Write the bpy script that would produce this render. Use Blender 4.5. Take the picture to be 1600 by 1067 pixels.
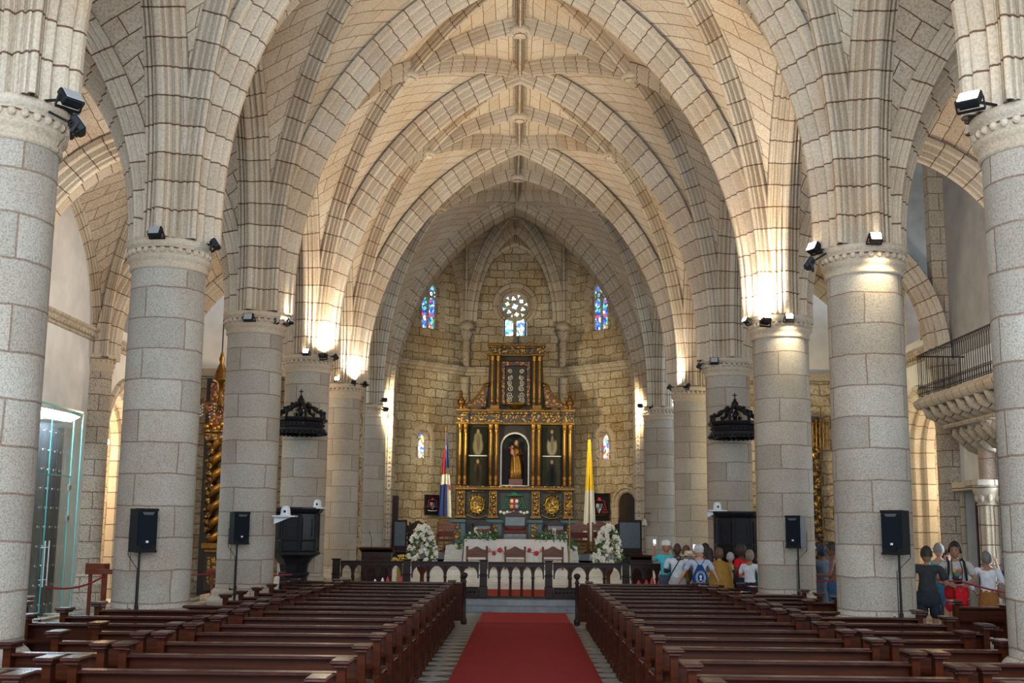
import bpy, bmesh, math, random
from math import pi, sin, cos, sqrt, atan2, radians
from mathutils import Vector, Matrix, Euler
from mathutils.geometry import tessellate_polygon
random.seed(7)
SC = bpy.context.scene
COL = SC.collection
for o in list(bpy.data.objects): bpy.data.objects.remove(o)

# ------------------------------------------------------------------ camera
F_PX, EYE = 1822.0, 2.1
def camera_axes():
    d = Vector((817-800, -(827-533.5), F_PX)).normalized()
    u = Vector((0.008, 1, 0)); u = (u - d*u.dot(d)).normalized()
    r = u.cross(d)
    return r, d, u
_r, _d, _u = camera_axes()
def to_world(v): return Vector((_r.dot(v), _d.dot(v), _u.dot(v)))
cam_d = bpy.data.cameras.new('camera'); cam = bpy.data.objects.new('camera', cam_d); COL.objects.link(cam)
cam_d.sensor_width = 36; cam_d.lens = 36*F_PX/1600; cam_d.clip_end = 300
R_ = to_world(Vector((1, 0, 0))); U_ = to_world(Vector((0, 1, 0))); B_ = -to_world(Vector((0, 0, 1)))
cam.matrix_world = Matrix(((R_.x, U_.x, B_.x, 0), (R_.y, U_.y, B_.y, 0), (R_.z, U_.z, B_.z, EYE), (0, 0, 0, 1)))
SC.camera = cam
def at(px, py, Y):
    """point of the place seen at a measured direction, at distance Y up the nave"""
    v = to_world(Vector((px-800, -(py-533.5), F_PX))); t = Y/v.y
    return Vector((v.x*t, Y, v.z*t + EYE))

# ------------------------------------------------------------------ light of the place
SC.view_settings.view_transform = 'Standard'; SC.view_settings.look = 'None'
SC.view_settings.gamma = 1; SC.view_settings.exposure = 0.66
SC.view_settings.use_curve_mapping = False
W = bpy.data.worlds.new('daylight'); SC.world = W; W.use_nodes = True
bg = W.node_tree.nodes['Background']; bg.inputs[0].default_value = (0.78, 0.89, 1.0, 1); bg.inputs[1].default_value = 1.15
SC.cycles.max_bounces = 8; SC.cycles.diffuse_bounces = 5; SC.cycles.glossy_bounces = 3; SC.cycles.transmission_bounces = 6
SC.cycles.sample_clamp_indirect = 6.0
def area(name, loc, target, sx, sy, power, col):
    l = bpy.data.lights.new(name, 'AREA'); l.shape = 'RECTANGLE'; l.size = sx; l.size_y = sy; l.energy = power; l.color = col
    o = bpy.data.objects.new(name, l); COL.objects.link(o); o.location = loc
    o.rotation_euler = (Vector(target)-Vector(loc)).to_track_quat('-Z', 'Y').to_euler()
    return o
# daylight through the big west doorway behind the camera, and the open right door
area('west_door_daylight', (0, -7, 6.5), (0, 20, 5), 16, 10, 2600, (0.82, 0.91, 1.0))
area('vestibule_fill', (-10.95, 26.2, 4.6), (-9.6, 26.0, 0.0), 3.0, .5, 260, (0.75, 0.88, 1.0))  # lamp added inside the closed left door to brighten the vestibule floor
area('right_door_daylight', (12.0, 26.0, 3.0), (5, 25.0, 1.0), 4.0, 4.0, 420, (0.8, 0.9, 1.0))

# ------------------------------------------------------------------ object helpers
def tag(o, label=None, cat=None, group=None, kind=None):
    if label: o['label'] = label
    if cat: o['category'] = cat
    if group: o['group'] = group
    if kind: o['kind'] = kind
    return o
def thing(name, label, cat, loc=(0, 0, 0), rz=0.0, group=None, kind=None):
    o = bpy.data.objects.new(name, None); COL.objects.link(o); o.empty_display_size = 0.2
    o.location = loc; o.rotation_euler = (0, 0, rz)
    return tag(o, label, cat, group, kind)
def dup(root, loc=None, rz=None, label=None, group=None):
    r = root.copy(); COL.objects.link(r)
    if loc is not None: r.location = loc
    if rz is not None: r.rotation_euler = (0, 0, rz)
    if label: r['label'] = label
    if group: r['group'] = group
    for ch in list(root.children):
        c = ch.copy(); COL.objects.link(c); c.parent = r
        for g in list(ch.children):
            d = g.copy(); COL.objects.link(d); d.parent = c
    return r

class MB:
    """collects shapes into one mesh"""
    def __init__(s): s.v = []; s.f = []; s.uv = []; s.sm = []; s.T = None
    def add(s, vs, fs, uvs=None, smooth=False):
        n = len(s.v)
        for p in vs:
            p = Vector(p)
            if s.T is not None: p = s.T @ p
            s.v.append(p)
        for i, f in enumerate(fs):
            s.f.append([k+n for k in f]); s.uv.append(uvs[i] if uvs else None); s.sm.append(smooth)
        return s
    def box(s, x0, x1, y0, y1, z0, z1):
        return s.add([(x0,y0,z0),(x1,y0,z0),(x1,y1,z0),(x0,y1,z0),(x0,y0,z1),(x1,y0,z1),(x1,y1,z1),(x0,y1,z1)],
                     [(3,2,1,0),(4,5,6,7),(0,1,5,4),(1,2,6,5),(2,3,7,6),(3,0,4,7)])
    def cbox(s, c, sz, rz=0.0, rx=0.0, ry=0.0):
        M = Matrix.Translation(Vector(c)) @ Euler((rx, ry, rz)).to_matrix().to_4x4()
        a, b, d = sz[0]/2, sz[1]/2, sz[2]/2
        vs = [M @ Vector(p) for p in [(-a,-b,-d),(a,-b,-d),(a,b,-d),(-a,b,-d),(-a,-b,d),(a,-b,d),(a,b,d),(-a,b,d)]]
        return s.add(vs, [(3,2,1,0),(4,5,6,7),(0,1,5,4),(1,2,6,5),(2,3,7,6),(3,0,4,7)])
    def bev(s, x0, x1, y0, y1, z0, z1, b=0.01):
        """box with chamfered edges"""
        bm = bmesh.new(); bmesh.ops.create_cube(bm, size=1)
        for w in bm.verts: w.co = Vector((x0+(w.co.x+.5)*(x1-x0), y0+(w.co.y+.5)*(y1-y0), z0+(w.co.z+.5)*(z1-z0)))
        bmesh.ops.bevel(bm, geom=bm.edges[:], offset=b, segments=1, affect='EDGES', profile=0.5)
        bm.verts.index_update()
        s.add([w.co.copy() for w in bm.verts], [[w.index for w in f.verts] for f in bm.faces]); bm.free(); return s
    def lathe(s, prof, c=(0,0,0), n=24, a0=0.0, a1=2*pi, ex=1.0, ey=1.0, smooth=True, ur=None):
        full = abs(a1-a0-2*pi) < 1e-6; m = n if full else n+1
        vs = []; c = Vector(c)
        for r, z in prof:
            for k in range(m):
                a = a0+(a1-a0)*k/n; vs.append(c+Vector((r*cos(a)*ex, r*sin(a)*ey, z)))
        L = [0.0]
        for i in range(1, len(prof)): L.append(L[-1]+sqrt((prof[i][0]-prof[i-1][0])**2+(prof[i][1]-prof[i-1][1])**2))
        ur = ur or max(r for r, z in prof); fs = []; us = []
        for i in range(len(prof)-1):
            for k in range(n):
                k2 = (k+1) % m
                fs.append((i*m+k, i*m+k2, (i+1)*m+k2, (i+1)*m+k))
                u0 = (a0+(a1-a0)*k/n)*ur; u1 = (a0+(a1-a0)*(k+1)/n)*ur; w0 = L[i]+prof[0][1]; w1 = L[i+1]+prof[0][1]
                us.append(((u0,w0),(u1,w0),(u1,w1),(u0,w1)))
        return s.add(vs, fs, us, smooth)
    def tube(s, pts, r, n=8, caps=True, smooth=True, ell=1.0):
        pts = [Vector(p) for p in pts]; m = len(pts)
        rr = r if isinstance(r, (list, tuple)) else [r]*m
        vs = []; up = None; L = 0; Ls = []
        for i, p in enumerate(pts):
            t = (pts[min(i+1, m-1)]-pts[max(i-1, 0)]).normalized()
            if up is None: up = Vector((0, 0, 1)) if abs(t.z) < .9 else Vector((1, 0, 0))
            a = up.cross(t)
            if a.length < 1e-5: a = Vector((0, 1, 0)).cross(t)
            a.normalize(); b = t.cross(a).normalized(); up = b
            if i: L += (p-pts[i-1]).length
            Ls.append(L)
            for k in range(n):
                an = 2*pi*k/n; vs.append(p+a*cos(an)*rr[i]*ell+b*sin(an)*rr[i])
        fs = []; us = []
        for i in range(m-1):
            for k in range(n):
                k2 = (k+1) % n; fs.append((i*n+k, i*n+k2, (i+1)*n+k2, (i+1)*n+k))
                q = 2*pi*rr[i]/n; us.append(((k*q,Ls[i]),((k+1)*q,Ls[i]),((k+1)*q,Ls[i+1]),(k*q,Ls[i+1])))
        s.add(vs, fs, us, smooth)
        if caps:
            s.add(vs[:n], [list(range(n))[::-1]]); s.add(vs[-n:], [list(range(n))])
        return s
    def bar(s, p0, p1, w, d=None, n=4):
        """square bar between two points"""
        d = d or w; p0 = Vector(p0); p1 = Vector(p1); t = (p1-p0).normalized()
        up = Vector((0,0,1)) if abs(t.z) < .95 else Vector((0,1,0))
        a = up.cross(t).normalized()*w/2; b = t.cross(a).normalized()*d/2
        vs = [p+x*a+y*b for p in (p0,p1) for x, y in ((-1,-1),(1,-1),(1,1),(-1,1))]
        return s.add(vs, [(3,2,1,0),(4,5,6,7),(0,1,5,4),(1,2,6,5),(2,3,7,6),(3,0,4,7)])
    def sweep(s, prof, frames, closed=False, smooth=True, caps=False):
        """prof [(a,b)], frames [(o, A, B)]"""
        m = len(prof); vs = []; Ls = [0.0]; P = [0.0]
        for i in range(1, m): P.append(P[-1]+sqrt((prof[i][0]-prof[i-1][0])**2+(prof[i][1]-prof[i-1][1])**2))
        for i, (o, A, B) in enumerate(frames):
            if i: Ls.append(Ls[-1]+(Vector(o)-Vector(frames[i-1][0])).length)
            for a, b in prof: vs.append(Vector(o)+A*a+B*b)
        fs = []; us = []
        for i in range(len(frames)-1):
            for k in range(m if closed else m-1):
                k2 = (k+1) % m; fs.append((i*m+k, i*m+k2, (i+1)*m+k2, (i+1)*m+k))
                q = P[k2] if k2 else P[k]+.1
                us.append(((P[k],Ls[i]),(q,Ls[i]),(q,Ls[i+1]),(P[k],Ls[i+1])))
        s.add(vs, fs, us, smooth)
        if caps:
            s.add(vs[:m], [list(range(m))[::-1]]); s.add(vs[-m:], [list(range(m))])
        return s
    def grid(s, G, smooth=True):
        """G[i][j] points; uv = distance along each row / along columns"""
        n = len(G); m = len(G[0]); vs = [p for row in G for p in row]; U = []; V = [0.0]
        for i, row in enumerate(G):
            u = [0.0]
            for j in range(1, m): u.append(u[-1]+(Vector(row[j])-Vector(row[j-1])).length)
            U.append(u)
            if i: V.append(V[-1]+(Vector(G[i][m//2])-Vector(G[i-1][m//2])).length)
        fs = []; us = []
        for i in range(n-1):
            for j in range(m-1):
                fs.append((i*m+j, i*m+j+1, (i+1)*m+j+1, (i+1)*m+j))
                us.append(((U[i][j],V[i]),(U[i][j+1],V[i]),(U[i+1][j+1],V[i+1]),(U[i+1][j],V[i+1])))
        return s.add(vs, fs, us, smooth)
    def slab(s, outer, holes, o, A, B, N, th):
        """flat wall in the A,B plane with holes, extruded th along N"""
        o = Vector(o); loops = [outer]+list(holes)
        tri = tessellate_polygon([[Vector((a, b, 0)) for a, b in l] for l in loops])
        P2 = [p for l in loops for p in l]; n = len(P2)
        vs = [o+A*a+B*b for a, b in P2]; vs2 = [p+N*th for p in vs]
        s.add(vs+vs2, [list(t) for t in tri]+[[k+n for k in reversed(t)] for t in tri],
              [[P2[k] for k in t] for t in tri]+[[P2[k] for k in reversed(t)] for t in tri])
        i0 = 0
        for l in loops:
            m = len(l); L = 0
            for k in range(m):
                a, b = i0+k, i0+(k+1) % m; q = (vs[b]-vs[a]).length
                s.add([vs[a], vs[b], vs2[b], vs2[a]], [(0,1,2,3)], [((L,0),(L+q,0),(L+q,th),(L,th))]); L += q
            i0 += m
        return s
    def prism(s, poly, o, A, B, N, th):
        return s.slab(poly, [], o, Vector(A), Vector(B), Vector(N), th)
    def ball(s, c, r, n=8, m=6, sx=1, sy=1, sz=1):
        vs = [(c[0], c[1], c[2]-r*sz)]; fs = []
        for i in range(1, m):
            th = -pi/2+pi*i/m
            for k in range(n): a = 2*pi*k/n; vs.append((c[0]+r*sx*cos(th)*cos(a), c[1]+r*sy*cos(th)*sin(a), c[2]+r*sz*sin(th)))
        vs.append((c[0], c[1], c[2]+r*sz)); t = len(vs)-1
        for k in range(n): fs.append((0, 1+(k+1) % n, 1+k)); fs.append((t, 1+(m-2)*n+k, 1+(m-2)*n+(k+1) % n))
        for i in range(m-2):
            for k in range(n): a = 1+i*n; fs.append((a+k, a+(k+1) % n, a+n+(k+1) % n, a+n+k))
        return s.add(vs, fs, None, True)
    def build(s, name, m, parent=None, recalc=True):
        me = bpy.data.meshes.new(name); me.from_pydata([tuple(p) for p in s.v], [], s.f)
        uvl = me.uv_layers.new(name='UVMap')
        for pi_, p in enumerate(me.polygons):
            p.use_smooth = s.sm[pi_]; u = s.uv[pi_]
            if u:
                for k, li in enumerate(p.loop_indices): uvl.data[li].uv = u[k]
            else:
                n = p.normal; ax, ay, az = abs(n.x), abs(n.y), abs(n.z)
                for li in p.loop_indices:
                    c = me.vertices[me.loops[li].vertex_index].co
                    uvl.data[li].uv = (c.y, c.z) if ax >= ay and ax >= az else ((c.x, c.z) if ay >= az else (c.x, c.y))
        me.materials.append(m)
        o = bpy.data.objects.new(name, me); COL.objects.link(o); o.parent = parent
        return o
# ------------------------------------------------------------------ materials
MATS = {}
def nt(name):
    m = bpy.data.materials.new(name); m.use_nodes = True; t = m.node_tree; b = t.nodes['Principled BSDF']
    MATS[name] = m; return m, t, b
def N(t, typ, **kw):
    n = t.nodes.new(typ)
    for k, v in kw.items(): setattr(n, k, v)
    return n
def mixc(t, fac, a, b, mode='MIX'):
    n = N(t, 'ShaderNodeMix', data_type='RGBA', blend_type=mode)
    for s, v in ((0, fac), (6, a), (7, b)):
        if isinstance(v, (int, float)): n.inputs[s].default_value = v
        elif isinstance(v, tuple): n.inputs[s].default_value = (*v[:3], 1)
        else: t.links.new(v, n.inputs[s])
    return n.outputs[2]
def ramp(t, fac, stops):
    r = N(t, 'ShaderNodeValToRGB'); t.links.new(fac, r.inputs[0]); e = r.color_ramp.elements
    while len(e) < len(stops): e.new(0.5)
    for i, (p, c) in enumerate(stops): e[i].position = p; e[i].color = (*c, 1) if len(c) == 3 else c
    return r.outputs[0]
def noise(t, vec, scale, detail=3, rough=.5):
    n = N(t, 'ShaderNodeTexNoise'); n.inputs['Scale'].default_value = scale; n.inputs['Detail'].default_value = detail
    n.inputs['Roughness'].default_value = rough
    if vec is not None: t.links.new(vec, n.inputs['Vector'])
    return n
def stone(name, c1, c2, mortar, bw, rh, ms=.02, wob=.02, speck=.35, spscale=34, patch=.5, tint=(.80, .64, .52), rough=.92, bump=.5, off=.5):
    m, t, b = nt(name); L = t.links.new
    uv = N(t, 'ShaderNodeUVMap').outputs[0]; geo = N(t, 'ShaderNodeNewGeometry').outputs['Position']
    nz = noise(t, geo, 2.3, 2)
    sub = N(t, 'ShaderNodeVectorMath', operation='SUBTRACT'); L(nz.outputs['Color'], sub.inputs[0]); sub.inputs[1].default_value = (.5, .5, .5)
    sc = N(t, 'ShaderNodeVectorMath', operation='SCALE'); L(sub.outputs[0], sc.inputs[0]); sc.inputs['Scale'].default_value = wob*4
    ad = N(t, 'ShaderNodeVectorMath', operation='ADD'); L(uv, ad.inputs[0]); L(sc.outputs[0], ad.inputs[1])
    br = N(t, 'ShaderNodeTexBrick'); L(ad.outputs[0], br.inputs['Vector']); br.offset = off
    br.inputs['Scale'].default_value = 1; br.inputs['Mortar Size'].default_value = ms; br.inputs['Mortar Smooth'].default_value = .35
    br.inputs['Brick Width'].default_value = bw; br.inputs['Row Height'].default_value = rh; br.inputs['Bias'].default_value = 0
    br.inputs['Color1'].default_value = (*c1, 1); br.inputs['Color2'].default_value = (*c2, 1); br.inputs['Mortar'].default_value = (*mortar, 1)
    big = noise(t, geo, .55, 4, .6)
    col = mixc(t, ramp(t, big.outputs['Fac'], [(.42, (0, 0, 0)), (.68, (patch, patch, patch))]), br.outputs['Color'], mixc(t, 1.0, br.outputs['Color'], tint, 'MULTIPLY'))
    fine = noise(t, geo, spscale, 2, .7)
    sp = ramp(t, fine.outputs['Fac'], [(.36, (1-speck,)*3), (.52, (1, 1, 1)), (.7, (1.12, 1.12, 1.12))])
    col = mixc(t, 1.0, col, sp, 'MULTIPLY'); L(col, b.inputs['Base Color'])
    b.inputs['Roughness'].default_value = rough; b.inputs['Specular IOR Level'].default_value = .1
    h = N(t, 'ShaderNodeMath', operation='MULTIPLY_ADD'); L(br.outputs['Fac'], h.inputs[0]); h.inputs[1].default_value = -1.2
    L(fine.outputs['Fac'], h.inputs[2])
    bp = N(t, 'ShaderNodeBump'); bp.inputs['Strength'].default_value = bump; bp.inputs['Distance'].default_value = .02
    L(h.outputs[0], bp.inputs['Height']); L(bp.outputs[0], b.inputs['Normal'])
    return m
def plain(name, col, rough=.6, metal=0.0, spec=.5, nscale=0, namt=.25, emit=None, estr=0, coat=0, bump=0):
    m, t, b = nt(name); L = t.links.new
    b.inputs['Base Color'].default_value = (*col, 1); b.inputs['Roughness'].default_value = rough
    b.inputs['Metallic'].default_value = metal; b.inputs['Specular IOR Level'].default_value = spec
    b.inputs['Coat Weight'].default_value = coat
    if nscale:
        geo = N(t, 'ShaderNodeTexCoord').outputs['Object']; nz = noise(t, geo, nscale, 4, .6)
        L(mixc(t, 1.0, tuple(col), ramp(t, nz.outputs['Fac'], [(.3, (1-namt,)*3), (.7, (1+namt,)*3)]), 'MULTIPLY'), b.inputs['Base Color'])
        if bump:
            bp = N(t, 'ShaderNodeBump'); bp.inputs['Strength'].default_value = bump; bp.inputs['Distance'].default_value = .01
            L(nz.outputs['Fac'], bp.inputs['Height']); L(bp.outputs[0], b.inputs['Normal'])
    if emit: b.inputs['Emission Color'].default_value = (*emit, 1); b.inputs['Emission Strength'].default_value = estr
    return m
def wood(name, c1, c2, rough=.3, scale=(1.5, 14, 14), coat=.3, spec=.12):
    m, t, b = nt(name); L = t.links.new
    tc = N(t, 'ShaderNodeTexCoord').outputs['Object']; mp = N(t, 'ShaderNodeMapping'); L(tc, mp.inputs[0]); mp.inputs['Scale'].default_value = scale
    nz = noise(t, mp.outputs[0], 1.2, 6, .65)
    L(ramp(t, nz.outputs['Fac'], [(.3, c1), (.62, c2)]), b.inputs['Base Color'])
    b.inputs['Roughness'].default_value = rough; b.inputs['Coat Weight'].default_value = coat; b.inputs['Coat Roughness'].default_value = .12; b.inputs['Specular IOR Level'].default_value = spec
    return m
MORT = (.20, .125, .088)
M_COL = stone('column_stone', (.47, .44, .385), (.35, .32, .275), (.27, .20, .155), 1.28, .48, .013, .014, .34, 55, .8, (.84, .74, .66))
M_PIL = stone('pilaster_stone', (.50, .45, .38), (.42, .36, .30), MORT, .9, .42, .014, .012, .5, 30, .5)
M_RIB = stone('rib_stone', (.60, .535, .44), (.50, .43, .34), (.17, .10, .068), 60, .46, .015, .016, .18, 30, .7, (.88, .74, .60), off=0)
M_WEB = stone('web_stone', (.62, .545, .44), (.54, .46, .36), (.24, .145, .09), .80, .33, .011, .014, .18, 26, .6, (.95, .80, .64))
M_AISLEWEB = stone('aisle_web_stone', (.56, .48, .38), (.47, .38, .29), (.15, .09, .06), .9, .34, .012, .014, .3, 26, .6)
M_APSE = stone('apse_rubble_stone', (.56, .495, .375), (.41, .35, .25), (.27, .19, .12), .66, .36, .024, .050, .40, 14, .95, (.72, .58, .42), bump=.8)
M_SMOOTH = stone('dressed_stone', (.50, .44, .35), (.43, .37, .29), MORT, 1.1, .46, .012, .012, .35, 26, .6)
M_PLASTER = plain('white_plaster', (.62, .61, .60), .9, nscale=1.2, namt=.14)
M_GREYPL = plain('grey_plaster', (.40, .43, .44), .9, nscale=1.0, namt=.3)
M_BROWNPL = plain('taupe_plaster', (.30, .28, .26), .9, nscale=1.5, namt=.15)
M_BLACK = plain('black_plastic', (.010, .011, .013), .5, spec=.2)
M_GRILLE = plain('speaker_grille', (.008, .012, .018), .7, spec=.08, nscale=300, namt=.5)
M_STEEL = plain('steel', (.55, .56, .58), .3, 1.0)
M_IRON = plain('black_iron', (.015, .015, .017), .5, .3)
M_PEW = wood('pew_wood', (.018, .0035, .0015), (.055, .012, .0032), .40, (1.2, 16, 16), .0, .07)
M_PEWD = wood('pew_cap_wood', (.020, .006, .005), (.050, .014, .009), .24, (6, 10, 10), .25, .4)
M_DARKWOOD = wood('dark_wood', (.010, .006, .006), (.032, .015, .012), .38, coat=.05)
M_BLACKWOOD = wood('blackened_wood', (.004, .004, .006), (.016, .015, .018), .36, coat=.05)
M_BROWNWOOD = wood('brown_wood', (.06, .018, .008), (.13, .045, .018), .38, coat=.1)
M_DOORWOOD = wood('door_wood', (.018, .013, .011), (.045, .030, .022), .5, (10, 10, 1.5))
# ------------------------------------------------------------------ architecture
YS = [5.97, 12.07, 18.2, 24.3, 30.4, 36.5, 42.6]
XL = {5.97: -5.66, 12.07: -5.66, 18.2: -5.69, 24.3: -5.69, 30.4: -5.70, 36.5: -5.72, 42.6: -5.62}
XR = {5.97: 5.5, 12.07: 5.5, 18.2: 5.39, 24.3: 5.39, 30.4: 5.34, 36.5: 5.28, 42.6: 4.98}
WL, WR = -11.3, 11.15
ZCAP = 6.52
def arc_uv(q, s, n):
    """pointed arch profile: list of (u along span, v along rise)"""
    R = (1+q*q)/2; th1 = math.asin(q/R); out = []
    if s > 0: out.append((0.0, 0.0))
    for i in range(n+1):
        th = th1*i/n; out.append((R-R*cos(th), s+(1-s)*R*sin(th)/q))
    return out
Q_, S_ = 1.45, .06
def path(C, E, zs, r0, n=20, q=Q_, s=S_):
    d = Vector((E[0]-C[0], E[1]-C[1], 0)); L = d.length; d /= L
    return [Vector((C[0], C[1], 0))+d*(r0+(L-r0)*u)+Vector((0, 0, zs+(E[2]-zs)*v)) for u, v in arc_uv(q, s, n)]
def frames(pts, side):
    out = []
    for i, p in enumerate(pts):
        t = (pts[min(i+1, len(pts)-1)]-pts[max(i-1, 0)]).normalized()
        out.append((p, side, side.cross(t).normalized()))
    return out
def rib_profile(w, d):
    # moulded half profile: fillets, hollows and a central roll
    h = [(w, -.08), (w, d*.12), (w*.93, d*.2), (w*.84, d*.22), (w*.80, d*.12), (w*.72, d*.18), (w*.68, d*.5), (w*.62, d*.58), (w*.54, d*.56), (w*.50, d*.42), (w*.42, d*.48), (w*.38, d*.80), (w*.30, d*.86), (w*.26, d*.76), (w*.20, d*.8), (w*.17, d*.98), (w*.08, d*1.04)]
    return h+[(-a, b) for a, b in reversed(h)]
def rib(mb, pts, w, d):
    e = pts[-1]-pts[0]; side = Vector((e.y, -e.x, 0)).normalized()
    fr = frames(pts, side)
    if fr[len(fr)//2][2].z > 0: fr = frames(pts, -side)
    mb.sweep(rib_profile(w, d), fr, smooth=False)
def fan(mb, C, edge, zs, r0, n=20, q=Q_, s=S_):
    G = []
    cols = [path(C, e, zs, r0, n, q, s) for e in edge]
    for i in range(len(cols[0])): G.append([c[i] for c in cols])
    mb.grid(G)
def boss(mb, p, r=.26):
    mb.lathe([(0, -.16), (r*.45, -.17), (r*.62, -.10), (r*.95, -.12), (r, -.03), (r*.9, .05), (r*.6, .12)], p, 16)
    for k in range(8): mb.ball((p[0]+r*.75*cos(k*pi/4), p[1]+r*.75*sin(k*pi/4), p[2]-.1), r*.2, 6, 4)
def zc(y): return 14.62
def zR(d, y): return zc(y)-(.20*d+.09*d*d if d < 2.72 else 1.21+.42*(d-2.72))

ceiling = thing('ceiling', None, None, kind='structure'); 
webs = MB()
def mid(y):
    ks = sorted(XL); 
    for a, b in zip(ks, ks[1:]):
        if a <= y <= b: t = (y-a)/(b-a); return ((XL[a]+XR[a])*(1-t)+(XL[b]+XR[b])*t)/2
    return (XL[42.6]+XR[42.6])/2
SB = 2.72
for i in range(len(YS)-1):
    y0, y1 = YS[i], YS[i+1]; ym = (y0+y1)/2; xm = mid(ym); bw = MB(); 
    for sgn, XX in ((-1, XL), (1, XR)):
        S = Vector((xm+sgn*SB, ym, zR(SB, ym)))
        xw = (XX[y0]+XX[y1])/2; Wp = Vector((xw, ym, zR(abs(xw-xm), ym)))
        for (ya, yb) in ((y0, y1), (y1, y0)):
            A = Vector((mid(ya), ya, zc(ya)))
            eA = [A.lerp(S, k/5) for k in range(6)]
            for k, p in enumerate(eA): p.z = zR(SB*k/5, ya+(ym-ya)*k/5)
            eW = [S.lerp(Wp, k/5) for k in range(6)]
            for k, p in enumerate(eW): p.z = zR(SB+(abs(xw-xm)-SB)*k/5, ym)
            C = (XX[ya], ya)
            fan(webs, C, eA, ZCAP, .42); fan(webs, C, eW, ZCAP, .42)
            # triangle A-S-O
            O = Vector((xm, ym, zc(ym))); G = []
            for k in range(6):
                p = eA[k]; qv = Vector((xm+sgn*SB*k/5, ym, zR(SB*k/5, ym)))
                G.append([p.lerp(qv, j/3) for j in range(4)])
            webs.grid(G)
            rib(bw, path(C, S, ZCAP, .46), .21, .32)
            rib(bw, list(reversed(eA)), .20, .32)
        # transverse ridge
        rr = [Vector((xm+sgn*SB*k/6, ym, zR(SB*k/6, ym))) for k in range(7)]
        rib(bw, rr, .21, .34)
        rr = [Vector((xm+sgn*(SB+(abs(xw-xm)-SB)*k/6), ym, zR(SB+(abs(xw-xm)-SB)*k/6, ym))) for k in range(7)]
        rib(bw, rr, .11, .2)
        bb = MB(); boss(bb, S+Vector((0, 0, -.24)), .24); bb.build('boss', M_RIB, ceiling)
        # arcade arch ribs
        for ya in (y0, y1): rib(bw, path((XX[ya], ya), Wp, ZCAP, .40), .34, .34)
    lr = [Vector((mid(y0+(y1-y0)*k/8), y0+(y1-y0)*k/8, zc(y0+(y1-y0)*k/8))) for k in range(9)]
    rib(bw, lr, .15, .34)
    bb = MB(); boss(bb, Vector((xm, ym, zc(ym)-.3)), .27); bb.build('boss', M_RIB, ceiling)
    bw.build('rib', M_RIB, ceiling)
webs.build('vault_web', M_WEB, ceiling)
for y in YS[:-1]:
    r_ = MB(); A = Vector((mid(y), y, zc(y)))
    for XX in (XL, XR): rib(r_, path((XX[y], y), A, ZCAP, .36), .52, .42)
    r_.build('transverse_arch', M_RIB, ceiling)

# aisle vaults
AZ = 10.45
def aisle(side):
    XX, xw = (XL, WL) if side < 0 else (XR, WR)
    c = thing('ceiling', None, None, kind='structure'); wb = MB()
    for i in range(len(YS)-2):
        y0, y1 = YS[i], YS[i+1]
        high = side > 0 and i == 3
        ym = (y0+y1)/2; xc = (XX[y0]+XX[y1])/2; xa = (xc+xw)/2; rb = MB()
        Wp = Vector((xc, ym, zR(abs(xc-mid(ym)), ym))); Op = Vector((xa, ym, AZ+.8)); Vp = Vector((xw, ym, AZ-.1))
        for ya in (y0, y1):
            A = Vector((xa, ya, AZ))
            if high: continue
            for C in ((XX[ya], ya), (xw, ya)):
                M2 = Wp if C[0] == XX[ya] else Vp
                e1 = [A.lerp(Op, k/4) for k in range(5)]; e2 = [Op.lerp(M2, k/4) for k in range(5)]
                fan(wb, C, e1, ZCAP-.1, .42 if C[0] != xw else .2, q=1.3); fan(wb, C, e2, ZCAP-.1, .42 if C[0] != xw else .2, q=1.3)
                rib(rb, path(C, Op, ZCAP-.1, .42, q=1.3), .13, .24)
        if not high:
            for ya in (y0, y1): rib(rb, path((xw, ya), Vp, ZCAP-.1, .2, q=1.3), .16, .22)
            bb = MB(); boss(bb, Op+Vector((0, 0, -.2)), .24); bb.build('boss', M_RIB, c)
            rb.build('rib', M_RIB, c)
        else:
            # the tall bay by the right door keeps only the arcade half of its vault
            A0 = Vector((xa, y0, AZ)); 
            for ya in (y0, y1):
                fan(wb, (XX[ya], ya), [Vector((xc+.9, ya+(ym-ya)*.35, 13.6)), Wp], ZCAP-.1, .42)
    wb.build('vault_web', M_AISLEWEB, c)
    for y in YS[1:-1]:
        r_ = MB(); A = Vector(((XX[y]+xw)/2, y, AZ))
        for C in ((XX[y], y), (xw, y)): rib(r_, path(C, A, ZCAP-.1, .34 if C[0] != xw else .15, q=1.3), .42, .34)
        r_.build('transverse_arch', M_RIB, c)
    return c
aisle(-1); aisle(1)

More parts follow.
